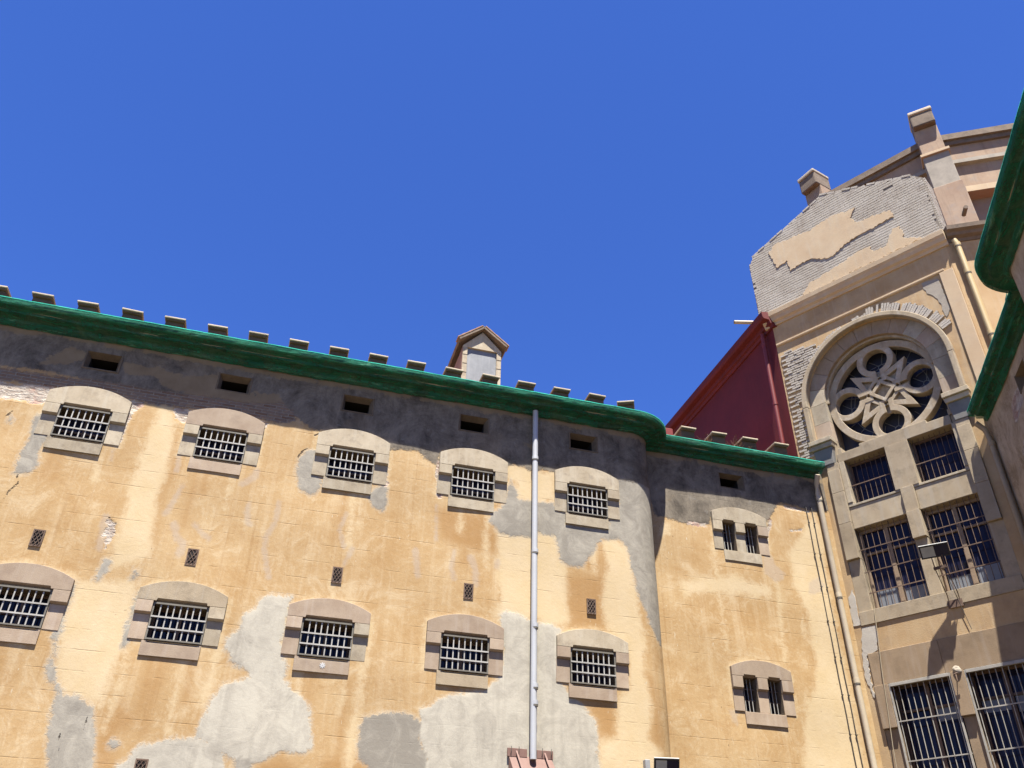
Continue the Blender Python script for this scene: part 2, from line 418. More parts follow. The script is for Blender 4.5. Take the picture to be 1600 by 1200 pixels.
M['galv'] = simple('galvanised_metal', (0.5, 0.5, 0.48), (0.64, 0.64, 0.61), 0.45, 6, 60, 0.1, spec=0.5, metal=0.3, rnd=0.05)
M['cable'] = simple('dark_cable', (0.07, 0.06, 0.05), (0.12, 0.10, 0.08), 0.7, 8, 60, 0.1, rnd=0.1)
M['cable_light'] = simple('pale_cable', (0.55, 0.45, 0.30), (0.62, 0.52, 0.36), 0.7, 8, 60, 0.1, rnd=0.1)
M['weed'] = simple('dry_weed', (0.20, 0.10, 0.05), (0.30, 0.18, 0.09), 0.9, 9, 60, 0.1, rnd=0.2)
M['lead'] = simple('lead_came', (0.20, 0.20, 0.21), (0.30, 0.30, 0.30), 0.6, 9, 60, 0.1, rnd=0)
M['paint_white'] = simple('white_paint_mark', (0.78, 0.77, 0.74), (0.82, 0.81, 0.78), 0.8, 9, 60, 0.1, rnd=0)
M['ground'] = simple('sandy_concrete', (0.15, 0.11, 0.07), (0.19, 0.142, 0.09), 0.95, 0.35, 20, 0.4, stain=(0.12, 0.092, 0.06), rnd=0)

def glass(name, a, b, rough, spec=0.14):
    t = NT(name)
    w = t.math('MULTIPLY', t.rand(), 30.0)
    n1 = t.noise(t.coord(), 1.3, 4, 0.6, w)
    col = t.mix(t.mr(n1, 0.35, 0.7), a, b)
    nb = t.bump(t.noise(t.coord(), 1.6, 2, 0.5, w), 0.12, 0.05)
    return t.done(col, rough, nb, spec=spec)
M['glass'] = glass('dark_window_glass', (0.008, 0.008, 0.018), (0.018, 0.017, 0.03), 0.06)
M['glass_dusty'] = glass('dusty_leaded_glass', (0.022, 0.025, 0.045), (0.05, 0.055, 0.075), 0.2)
M['lamp_glass'] = glass('floodlight_glass', (0.20, 0.21, 0.18), (0.36, 0.37, 0.32), 0.12, 0.5)

def net_material(name, c1, c2, c3, transl, hole0, hole1):
    t = NT(name)
    co = t.coord()
    n1 = t.noise(t.coord((2.0, 4, 4)), 1.0, 7, 0.75, dist=0.5)
    n2 = t.noise(t.coord((2.2, 4.5, 4.5)), 1.0, 7, 0.75)
    lon = t.noise(t.coord((1.6, 9, 9)), 1.0, 6, 0.75)
    col = t.mix(t.mr(n2, 0.36, 0.64), c1, c2)
    col = t.mix(t.math('MULTIPLY', t.mr(lon, 0.57, 0.68), 0.7), col, c3)
    p = t.n('ShaderNodeBsdfPrincipled')
    t.set(p.inputs['Base Color'], col); p.inputs['Roughness'].default_value = 0.9
    p.inputs['Specular IOR Level'].default_value = 0.08
    t.set(p.inputs['Normal'], t.bump(t.math('ADD', t.noise(t.coord((4, 12, 12)), 1.0, 5, 0.65), t.math('MULTIPLY', t.noise(co, 60, 2, 0.5), 0.3)), 0.7, 0.03))
    tr = t.n('ShaderNodeBsdfTranslucent', None, Color=(0.04, 0.34, 0.20))
    m1 = t.n('ShaderNodeMixShader', None, i0=transl, i1=p, i2=tr)
    hole = t.mr(n1, 0.40, 0.62, hole0, hole1)
    m2 = t.n('ShaderNodeMixShader', None, i0=hole, i1=m1, i2=t.n('ShaderNodeBsdfTransparent'))
    t.t.links.new(m2.outputs[0], t.out.inputs['Surface'])
    return t.m
M['net'] = net_material('green_debris_net', (0.009, 0.062, 0.042), (0.022, 0.13, 0.074), (0.14, 0.30, 0.19), 0.13, 0.08, 0.36)
M['net_sunlit'] = net_material('turquoise_net_sunlit', (0.012, 0.17, 0.12), (0.03, 0.27, 0.20), (0.08, 0.36, 0.28), 0.2, 0.02, 0.12)  # brighter turquoise stands for the net where the sun strikes it
# ------------------------------------------------------------------ repairs on the left wall: (layer, tone, outline in wall coordinates)
POLY = [('dark', 0.3, [(-6.72, 10.94), (-6.31, 10.96), (-5.61, 10.98), (-5.03, 10.95), (-4.3, 10.92), (-3.7, 10.89), (-2.64, 10.85), (-1.86, 10.81), (-1.55, 10.83), (-0.7, 10.85), (-0.65, 10.76), (-0.38, 10.66), (-0.06, 10.66), (1.06, 10.62), (1.18, 10.45), (1.38, 10.51), (1.74, 10.54), (1.99, 10.39), (2.2, 10.29), (2.28, 10.63), (2.76, 10.6), (3.46, 10.59), (3.68, 10.51), (3.82, 10.6), (4.03, 10.59), (4.23, 10.49), (4.39, 10.54), (4.75, 10.56), (4.83, 10.54), (5.27, 10.61), (6.16, 10.68), (6.27, 10.62), (6.6, 10.62), (7.0, 10.6), (7.55, 10.9), (7.74, 10.16), (7.94, 10.22), (8.29, 10.19), (8.63, 10.15), (9.09, 10.21), (9.18, 10.51), (10.58, 10.52), (10.71, 10.72), (11.05, 11.09), (11.47, 11.05), (12.0, 10.97), (12.6, 11.1), (12.6, 13), (-11, 13), (-11, 10.8)]), ('cem', 0.15, [(3.66, 9.62), (3.72, 10.04), (3.79, 10.24), (3.92, 10.0), (3.96, 9.8), (4.22, 9.77), (4.78, 9.86), (4.81, 9.62), (5.03, 9.62), (5.02, 9.36), (5.95, 9.39), (6.0, 9.62), (6.2, 9.65), (6.22, 10.3), (6.16, 10.68), (6.54, 10.73), (6.87, 10.48), (6.96, 10.11), (6.97, 9.35), (7.01, 8.78), (6.95, 8.28), (6.56, 8.23), (6.51, 8.57), (6.45, 8.99), (6.19, 9.21), (5.79, 9.15), (5.64, 8.91), (5.35, 8.5), (5.07, 8.46), (4.87, 8.59), (4.81, 9.08), (4.43, 9.11), (4.24, 8.96), (3.58, 8.95), (3.37, 9.22), (3.43, 9.41)]), ('cem', 0.25, [(6.35, 10.7), (6.3, 9.9), (6.35, 9.2), (6.4, 8.7), (6.5, 8.2), (6.6, 7.9), (6.75, 7.5), (6.95, 7.2), (7.12, 7.1), (7.2, 7.4), (7.25, 8.0), (7.35, 8.6), (7.45, 9.2), (7.56, 9.6), (7.6, 11), (6.6, 11)]), ('cem', 0.85, [(-0.78, 7.07), (-0.63, 7.18), (-0.21, 7.17), (-0.29, 6.97), (-0.28, 6.57), (-0.32, 6.28), (-0.25, 6.09), (-0.14, 5.94), (-0.15, 5.72), (0.0, 5.55), (0.21, 5.43), (0.36, 5.26), (0.46, 4.83), (0.46, 4.63), (0.35, 4.53), (0.0, 4.58), (-0.18, 4.44), (-0.37, 4.38), (-0.6, 4.27), (-1.06, 4.57), (-1.38, 4.69), (-1.38, 4.94), (-1.24, 5.3), (-1.13, 5.52), (-0.72, 5.69), (-0.76, 5.79), (-1.07, 5.9), (-1.21, 6.13), (-1.2, 6.32), (-1.05, 6.48), (-1.0, 6.77), (-0.82, 6.86)]), ('cem', 0.3, [(-0.83, 4.64), (-0.74, 4.72), (-0.54, 4.63), (-0.42, 4.38), (-0.4, 4.14), (-0.65, 4.12)]), ('cem', 0.75, [(-2.3, 4.31), (-2.18, 4.49), (-2.02, 4.5), (-1.8, 4.61), (-1.42, 4.66), (-0.96, 4.58), (-0.84, 4.25), (-1.04, 4.0), (-2.43, 3.91), (-2.42, 4.23)]), ('cem', 0.35, [(-3.58, 5.09), (-3.5, 5.14), (-3.28, 5.13), (-2.99, 5.02), (-2.91, 4.81), (-2.83, 4.34), (-2.7, 3.9), (-3.34, 3.85), (-3.51, 4.41), (-3.55, 4.76), (-3.6, 4.94)]), ('cem', 0.3, [(-3.01, 7.16), (-3.0, 7.33), (-2.87, 7.32), (-2.86, 7.18), (-2.94, 7.11)]), ('cem', 0.25, [(-2.63, 4.47), (-2.58, 4.55), (-2.48, 4.49), (-2.52, 4.4), (-2.59, 4.41)]), ('cem', 0.2, [(-5.35, 9.6), (-5.39, 9.93), (-5.29, 10.1), (-5.07, 9.65), (-5.09, 9.27), (-5.05, 9.05), (-5.14, 8.83), (-5.4, 8.79), (-5.39, 9.05), (-5.37, 9.32)]), ('cem', 0.3, [(-5.83, 9.88), (-5.79, 9.98), (-5.71, 9.87), (-5.74, 9.78), (-5.82, 9.78)]), ('cem', 0.2, [(-0.59, 9.97), (-0.44, 10.2), (-0.26, 10.18), (-0.2, 9.68), (-0.06, 9.56), (-0.09, 9.34), (-0.22, 9.18), (-0.42, 9.29), (-0.56, 9.62)]), ('cem', 0.15, [(0.91, 9.36), (1.01, 9.56), (1.21, 9.66), (1.26, 9.35), (1.19, 9.09), (0.99, 9.17)]), ('pale', 1, [(-3.34, 10.63), (-3.17, 10.66), (-3.03, 10.47), (-2.89, 9.77), (-2.89, 9.22), (-2.92, 8.75), (-2.87, 8.3), (-2.74, 7.55), (-3.34, 7.32), (-3.39, 7.91), (-3.42, 8.54), (-3.42, 9.2), (-3.38, 9.96)]), ('pale', 0.8, [(-3.84, 6.99), (-2.87, 7.12), (-2.82, 6.5), (-2.82, 5.93), (-2.83, 5.41), (-2.88, 4.86), (-3.0, 5.05), (-3.29, 5.17), (-3.51, 5.17), (-3.69, 5.48), (-3.79, 5.99), (-3.84, 6.38)]), ('pale', 1, [(3.51, 9.03), (4.88, 9.19), (4.85, 7.39), (4.26, 7.26), (3.57, 7.09), (3.53, 7.33), (3.62, 7.66), (3.58, 8.31)]), ('pale', 0.9, [(4.43, 9.09), (4.81, 9.08), (4.87, 8.59), (5.0, 8.44), (4.99, 7.7), (5.05, 7.32), (4.65, 7.15), (4.43, 7.19)]), ('pale', 0.9, [(5.83, 9.12), (6.16, 9.18), (6.43, 8.99), (6.5, 8.39), (6.55, 7.56), (6.66, 7.25), (5.78, 7.37), (5.74, 7.79), (5.87, 8.49)]), ('pale', 0.9, [(5.81, 7.25), (6.24, 7.01), (6.21, 6.15), (5.97, 5.89), (5.91, 5.26), (5.55, 5.13), (5.47, 4.42), (6.83, 4.51), (6.81, 5.05), (6.54, 5.29), (6.72, 5.9), (6.53, 6.42), (6.64, 6.99), (6.42, 7.74), (6.11, 8.38), (5.86, 8.35)]), ('pale', 0.9, [(3.71, 10.58), (4.21, 10.55), (4.75, 10.56), (4.78, 9.88), (4.25, 9.79), (3.95, 9.82), (3.9, 10.19), (3.72, 10.27)]), ('cem', 0.8, [(3.63, 7.28), (3.75, 7.39), (4.23, 7.26), (4.72, 7.19), (4.88, 7.11), (4.81, 6.95), (4.79, 6.13), (4.9, 6.06), (5.05, 5.9), (5.33, 5.69), (5.52, 5.51), (5.55, 4.96), (5.56, 4.43), (2.32, 4.22), (2.39, 4.68), (2.23, 4.97), (2.25, 5.4), (2.52, 5.61), (2.9, 5.73), (3.36, 5.86), (3.66, 6.08), (3.72, 6.5), (3.7, 7.01)]), ('cem', 0.0, [(1.29, 5.21), (1.61, 5.34), (2.06, 5.31), (2.32, 5.21), (2.28, 4.87), (2.48, 4.63), (2.46, 4.18), (1.56, 4.27), (1.26, 4.59), (1.24, 5.0)]), ('rub', 0.8, [(-6.75, 10.62), (-6.2, 10.63), (-5.79, 10.64), (-5.32, 10.65), (-5.17, 10.63), (-5.29, 10.38), (-5.37, 10.26), (-5.59, 10.28), (-6.08, 10.27), (-6.62, 10.25)]), ('rub', 0.5, [(-4.12, 10.69), (-3.77, 10.67), (-3.66, 10.6), (-3.78, 10.39), (-3.81, 10.17), (-3.82, 9.78), (-3.83, 9.6), (-3.89, 9.9), (-3.87, 10.41)]), ('rub', 0.5, [(-3.08, 10.64), (-2.75, 10.67), (-2.71, 10.49), (-2.8, 10.36), (-2.88, 10.42), (-3.0, 10.47)]), ('rub', 0.3, [(-3.1, 10.6), (-2.84, 10.54), (-2.36, 10.69), (-1.66, 10.72), (-1.27, 10.64), (-1.31, 10.46), (-1.38, 10.56), (-1.64, 10.66), (-2.26, 10.66), (-2.74, 10.51), (-2.82, 10.32), (-2.99, 10.4)]), ('rub', 0.6, [(-3.67, 8.21), (-3.48, 8.09), (-3.46, 7.9), (-3.5, 7.71), (-3.54, 7.59), (-3.59, 7.85), (-3.66, 7.84), (-3.61, 8.03)]), ('brick', 0.2, [(-6.86, 10.95), (-6.3, 10.92), (-5.03, 10.95), (-3.73, 11.0), (-2.06, 11.02), (-1.58, 11.02), (-1.1, 11.15), (-0.82, 11.02), (-0.68, 10.81), (-1.12, 10.69), (-1.53, 10.72), (-1.52, 10.69), (-3.36, 10.7), (-5.28, 10.64), (-6.2, 10.63), (-6.76, 10.66)]), ('old', 0.5, [(-4.22, 11.52), (-3.55, 11.51), (-3.06, 11.38), (-2.78, 11.51), (-2.36, 11.61), (-2.31, 11.22), (-2.09, 11.03), (-2.67, 10.99), (-3.42, 11.07), (-3.55, 11.27), (-4.15, 11.26)]), ('old', 0.5, [(-1.64, 11.32), (-1.45, 11.3), (-1.27, 11.4), (-1.07, 11.16), (-1.4, 11.06), (-1.59, 11.06)]), ('old', 0.3, [(-5.71, 11.11), (-5.48, 11.39), (-5.24, 11.68), (-4.88, 11.53), (-5.2, 11.22)]), ('old', 0.6, [(4.04, 11.17), (4.21, 11.18), (4.43, 11.14), (4.25, 11.03)]), ('old', 0.4, [(-3.06, 11.38), (-3.44, 11.06), (-1.89, 10.99), (-1.59, 11.06), (-1.63, 11.28)]), ('pale', 0.8, [(11.08, 9.81), (11.98, 11.0), (11.93, 9.12), (11.91, 5.09), (10.5, 4.99), (10.7, 6.04), (11.24, 7.04), (11.27, 8.28), (11.04, 8.96)]), ('pale', 0.5, [(8.13, 8.75), (9.53, 9.04), (10.44, 8.88), (10.39, 8.6), (8.89, 8.58), (8.31, 8.4)]), ('pale', 0.7, [(7.89, 10.16), (8.09, 10.08), (8.03, 9.78), (7.77, 9.74)]), ('scar', 0.8, [(10.32, 9.59), (10.57, 9.68), (10.65, 9.41), (10.86, 9.27), (10.77, 9.09), (10.58, 9.01), (10.31, 9.2)]), ('scar', 0.6, [(8.98, 6.12), (9.22, 6.16), (9.14, 5.82), (9.05, 5.9)]), ('scar', 0.7, [(11.44, 9.12), (11.71, 9.27), (11.86, 9.12), (11.7, 8.93), (11.38, 8.83)]), ('deep', 0.7, [(6.54, 6.48), (6.76, 6.38), (6.85, 5.86), (6.9, 5.34), (6.82, 5.11), (6.6, 5.26), (6.72, 5.9)]), ('deep', 0.6, [(5.0, 8.23), (5.86, 8.35), (5.81, 7.28), (5.01, 7.16)]), ('deep', 0.6, [(5.33, 5.81), (5.94, 5.89), (5.91, 5.26), (5.59, 5.21), (5.54, 5.51)]), ('deep', 0.6, [(-0.37, 4.36), (0.02, 4.48), (0.27, 4.33), (0.29, 4.09), (-0.36, 4.05)]), ('deep', 0.6, [(0.65, 4.4), (0.89, 4.57), (1.56, 4.54), (1.68, 4.18), (0.67, 4.11)]), ('deep', 0.6, [(-2.82, 4.82), (-2.61, 5.13), (-2.3, 4.86), (-2.57, 4.6), (-2.46, 4.02), (-2.69, 4.01), (-2.85, 4.67)]), ('deep', 0.5, [(-2.95, 10.12), (-2.79, 9.93), (-2.79, 9.3), (-2.84, 8.76), (-2.84, 8.31), (-2.74, 7.55), (-2.89, 8.3), (-2.9, 8.78), (-2.88, 9.43)]), ('deep', 0.5, [(7.45, 7.24), (7.61, 6.69), (7.66, 5.56), (7.53, 5.21), (7.21, 5.53), (7.42, 6.21)]), ('deep', 0.4, [(2.23, 9.33), (3.33, 9.32), (3.55, 8.93), (3.58, 8.52), (2.87, 8.55), (2.41, 8.69)])]
LINE = [('cem', 0.3, 0.045, [(-3.86, 6.93), (-3.84, 6.66), (-3.87, 6.4), (-3.87, 6.16), (-3.89, 6.03), (-3.82, 5.85), (-3.81, 5.57), (-3.7, 5.35), (-3.56, 5.19), (-3.52, 5.05)]), ('cem', 0.3, 0.035, [(-2.79, 6.92), (-2.8, 6.64), (-2.79, 6.28), (-2.8, 5.99)]), ('cem', 0.35, 0.06, [(-3.51, 7.09), (-3.47, 7.21), (-3.46, 7.39)]), ('scar', 0.5, 0.05, [(-2.55, 9.01), (-2.65, 8.66), (-2.73, 8.42)]), ('scar', 0.5, 0.06, [(-2.54, 8.22), (-2.4, 7.96), (-2.28, 7.92)]), ('scar', 0.5, 0.05, [(-2.18, 8.28), (-2.02, 8.14), (-1.88, 8.05)]), ('scar', 0.5, 0.07, [(-2.52, 8.23), (-2.41, 7.99), (-2.29, 7.9), (-2.31, 7.7)]), ('scar', 0.5, 0.05, [(-1.32, 8.84), (-1.32, 8.64), (-1.24, 8.44)]), ('scar', 0.5, 0.05, [(-0.78, 8.96), (-0.77, 8.56), (-0.9, 8.21), (-0.88, 7.96), (-0.71, 7.46)]), ('scar', 0.5, 0.04, [(0.51, 8.92), (0.42, 8.54), (0.55, 8.23)]), ('scar', 0.5, 0.07, [(-1.5, 9.23), (-1.32, 9.42), (-1.3, 9.53)]), ('scar', 0.5, 0.04, [(0.7, 8.21), (0.59, 7.88)]), ('scar', 0.5, 0.06, [(1.91, 8.35), (2.0, 7.84)]), ('scar', 0.5, 0.04, [(2.68, 8.46), (2.64, 8.09), (2.7, 7.87)]), ('scar', 0.5, 0.07, [(3.01, 8.34), (3.12, 8.15), (3.15, 7.83)]), ('scar', 0.5, 0.03, [(2.26, 9.37), (2.3, 8.64)]), ('scar', 0.5, 0.04, [(-2.76, 9.65), (-2.73, 9.31)]), ('scar', 0.5, 0.03, [(-3.92, 9.52), (-3.89, 9.32)]), ('scar', 0.5, 0.07, [(-3.68, 8.21), (-3.64, 7.85), (-3.63, 7.63)]), ('scar', 0.5, 0.05, [(3.56, 8.35), (3.55, 8.24)]), ('pale', 0.8, 0.06, [(1.18, 7.0), (1.21, 6.3), (1.15, 5.96), (1.16, 5.41), (1.11, 4.89), (1.11, 4.46)]), ('pale', 0.7, 0.05, [(-1.33, 6.14), (-1.32, 5.71), (-1.39, 5.19)]), ('pale', 0.7, 0.04, [(-2.75, 5.94), (-2.71, 5.32), (-2.76, 4.7)]), ('pale', 0.6, 0.05, [(0.44, 7.51), (0.48, 7.21)]), ('pale', 0.6, 0.03, [(3.72, 8.67), (3.71, 7.51)]), ('rub', 0.3, 0.03, [(1.17, 10.39), (1.17, 10.06), (1.21, 9.66)]), ('rub', 0.3, 0.04, [(2.25, 10.36), (2.24, 9.95), (2.3, 9.59)]), ('pale', 0.6, 0.03, [(10.61, 9.01), (10.55, 8.19), (10.49, 7.26)]), ('pale', 0.5, 0.03, [(9.09, 9.65), (9.1, 8.44), (9.14, 7.32)]), ('rub', 0.9, 0.03, [(8.56, 10.18), (9.04, 10.19)]), ('rub', 0.9, 0.03, [(10.69, 10.53), (10.57, 10.21), (10.48, 9.85)]), ('rub', 0.9, 0.04, [(11.18, 11.0), (11.81, 10.95)]), ('rub', 0.9, 0.025, [(11.19, 10.36), (11.52, 10.44)]), ('crack', 1, 0.012, [(-5.32, 8.79), (-5.25, 8.61), (-5.36, 8.41), (-5.37, 8.18)]), ('crack', 1, 0.014, [(-5.86, 9.91), (-5.8, 10.03)]), ('crack', 1, 0.014, [(-0.59, 9.97), (-0.52, 10.13), (-0.42, 10.21)]), ('crack', 1, 0.014, [(-0.34, 10.52), (-0.21, 10.63), (0.07, 10.66)]), ('crack', 1, 0.012, [(-3.63, 8.2), (-3.48, 8.09)]), ('crack', 1, 0.008, [(-3.04, 4.63), (-3.04, 4.85)]), ('crack', 1, 0.008, [(-3.32, 4.31), (-3.37, 4.58)])]
# ------------------------------------------------------------------ ground
g = G(); g.add([(-220, -220, 0), (220, -220, 0), (220, 220, 0), (-220, 220, 0)], [(0, 1, 2, 3)])
ground = g.build('ground', M['ground'], fix=False)
ground['kind'] = 'structure'

# ------------------------------------------------------------------ cell wings
# wing frame: u along the wall towards the tower, off = out of the wall, z up
UC, OC, RW = 6.6, -0.6, 0.6              # rounded corner of the projecting part
SET = -0.64                              # set-back wall next to the tower
S0 = 0.942                               # length of the rounded corner
WIN_STEP = 2.5175
OPEN = []                                # openings cut in the wall (s0,s1,z0,z1)
ROW = {'upper': 9.645, 'lower': 6.127}

def path_at(s):
    if s <= UC: return s, 0.0
    if s <= UC + S0:
        a = math.pi / 2 - (s - UC) / RW
        return UC + RW * math.cos(a), OC + RW * math.sin(a)
    return s - UC - S0 + 7.2, SET

def prot_path(p, u0, n_arc=14, u_end=11.86, step=0.25, p2=0.74):
    """plan line of a moulding that projects p from the wall"""
    pts = []
    n = max(2, int((UC - u0) / step))
    for i in range(n): pts.append((u0 + (UC - u0) * i / n, p))
    r = RW + p
    th = math.asin(max(-0.2, min(1.0, (SET - OC + p * p2) / r)))
    for i in range(n_arc + 1):
        a = math.pi / 2 + (th - math.pi / 2) * i / n_arc
        pts.append((UC + r * math.cos(a), OC + r * math.sin(a)))
    us, os_ = pts[-1]
    n = 18
    for i in range(1, n + 1): pts.append((us + (u_end - us) * i / n, SET + p * p2))
    return pts

def poly_sdf(P, poly):
    """signed distance, positive inside; P is n x 2"""
    poly = np.array(poly, float)
    a = poly; b = np.roll(poly, -1, 0)
    d = np.full(len(P), 1e9); ins = np.zeros(len(P), bool)
    for p, q in zip(a, b):
        e = q - p; w = P - p
        tt = np.clip((w @ e) / max(e @ e, 1e-12), 0, 1)
        d = np.minimum(d, np.hypot(*(w - tt[:, None] * e).T))
        c = ((p[1] > P[:, 1]) != (q[1] > P[:, 1]))
        with np.errstate(divide='ignore', invalid='ignore'):
            x = (q[0] - p[0]) * (P[:, 1] - p[1]) / (q[1] - p[1] + 1e-15) + p[0]
        ins ^= c & (P[:, 0] < x)
    return np.where(ins, d, -d)

def line_sdf(P, pts, w):
    pts = np.array(pts, float); d = np.full(len(P), 1e9)
    for p, q in zip(pts[:-1], pts[1:]):
        e = q - p; v = P - p
        tt = np.clip((v @ e) / max(e @ e, 1e-12), 0, 1)
        d = np.minimum(d, np.hypot(*(v - tt[:, None] * e).T))
    return w - d

LAYERS = ('dark', 'cem', 'tone', 'pale', 'deep', 'rub', 'brick', 'old', 'scar', 'crack')

def wall_mesh(name, sx, s_lo, s_hi, opens, polys, lines, step, z_lo, outlines):
    def cuts(lo, hi, marks, st):
        xs = sorted(set([round(lo, 4), round(hi, 4)] + [round(mk, 4) for mk in marks if lo < mk < hi]))
        out = []
        for a, b in zip(xs[:-1], xs[1:]):
            n = max(1, int(math.ceil((b - a) / st)))
            out += [a + (b - a) * i / n for i in range(n)]
        return np.array(out + [xs[-1]])
    S = cuts(s_lo, s_hi, [v for o in opens for v in o[:2]] + [UC, UC + S0], step)
    Zc = np.concatenate([np.array([0.0, 1.4, 2.8]), cuts(z_lo, 12.3, [v for o in opens for v in o[2:]], step)])
    ns, nz = len(S), len(Zc)
    plan = np.array([path_at(s) for s in S])
    SS, ZZ = np.meshgrid(S, Zc, indexing='ij')
    P = np.stack([SS.ravel(), ZZ.ravel()], 1)
    F = {k: np.full(len(P), -0.5) for k in LAYERS}
    F['tone'][:] = 0.3
    for lay, tone, pts in polys:
        d = poly_sdf(P, pts)
        if lay == 'cem':
            up_ = d > F['cem']; F['tone'] = np.where(up_, tone, F['tone'])
        if lay in ('pale', 'deep', 'scar'): d = np.where(d > 0, np.minimum(d, 0.25 * tone + 0.02), d)
        F[lay] = np.maximum(F[lay], np.clip(d, -0.5, 0.5))
    for lay, tone, w, pts in lines:
        d = line_sdf(P, pts, w)
        if lay == 'cem':
            up_ = d > F['cem']; F['tone'] = np.where(up_, tone, F['tone'])
        F[lay] = np.maximum(F[lay], np.clip(d, -0.5, 0.5))
    for pts, w in outlines:      # pale mortar fillet round the window stones
        F['pale'] = np.maximum(F['pale'], np.clip(line_sdf(P, pts, w), -0.5, 0.5))
    # slow unevenness of the wall face, patches a little proud
    X = np.repeat(plan[:, 0], nz); O = np.repeat(plan[:, 1], nz)
    wav = 0.006 * np.sin(P[:, 0] * 2.1 + 1.3 * np.sin(P[:, 1] * 1.7)) + 0.005 * np.sin(P[:, 1] * 3.1 + P[:, 0] * 1.1)
    rel = wav + 0.004 * np.clip(F['cem'] / 0.05, 0, 1) - 0.015 * np.clip(F['rub'] / 0.04, 0, 1)
    V = np.stack([sx * X, -(O + rel), ZZ.ravel()], 1)
    idx = np.arange(ns * nz).reshape(ns, nz)
    mid_s = (S[:-1] + S[1:]) / 2; mid_z = (Zc[:-1] + Zc[1:]) / 2
    keep = np.ones((ns - 1, nz - 1), bool)
    for s0, s1, z0, z1 in opens:
        keep &= ~(((mid_s > s0) & (mid_s < s1))[:, None] & ((mid_z > z0) & (mid_z < z1))[None, :])
    a = idx[:-1, :-1][keep]; b = idx[1:, :-1][keep]; c = idx[1:, 1:][keep]; d = idx[:-1, 1:][keep]
    faces = np.stack([a, b, c, d], 1) if sx > 0 else np.stack([a, d, c, b], 1)
    me = bpy.data.meshes.new(name)
    me.vertices.add(len(V)); me.vertices.foreach_set('co', V.ravel())
    me.loops.add(faces.size); me.loops.foreach_set('vertex_index', faces.ravel().astype(np.int32))
    me.polygons.add(len(faces))
    me.polygons.foreach_set('loop_start', (np.arange(len(faces)) * 4).astype(np.int32))
    me.polygons.foreach_set('use_smooth', np.ones(len(faces), bool))
    me.update(calc_edges=True)
    for k in LAYERS:
        at = me.attributes.new(k, 'FLOAT', 'POINT')
        at.data.foreach_set('value', F[k].astype(np.float32))
    return me

def window_outline(W, spring, apex, half_ext=0.27):
    cx = W / 2; hw = W / 2 + half_ext; rise = apex - spring
    rad = (hw * hw + rise * rise) / (2 * rise)
    cz = apex - rad
    a = math.degrees(math.asin(hw / rad))
    return arc(cx, cz, rad, 90 + a, 90 - a, 14)

def star_mark(parent, x, y, z):
    gg = G()
    for k in range(4):
        a = R(45 * k + 8)
        gg.obox((x, y, z), (math.cos(a), 0, math.sin(a)), (0, 1, 0), (-math.sin(a), 0, math.cos(a)), 0.05, 0.002, 0.008)
    gg.build('painted_star', M['paint_white'], parent)

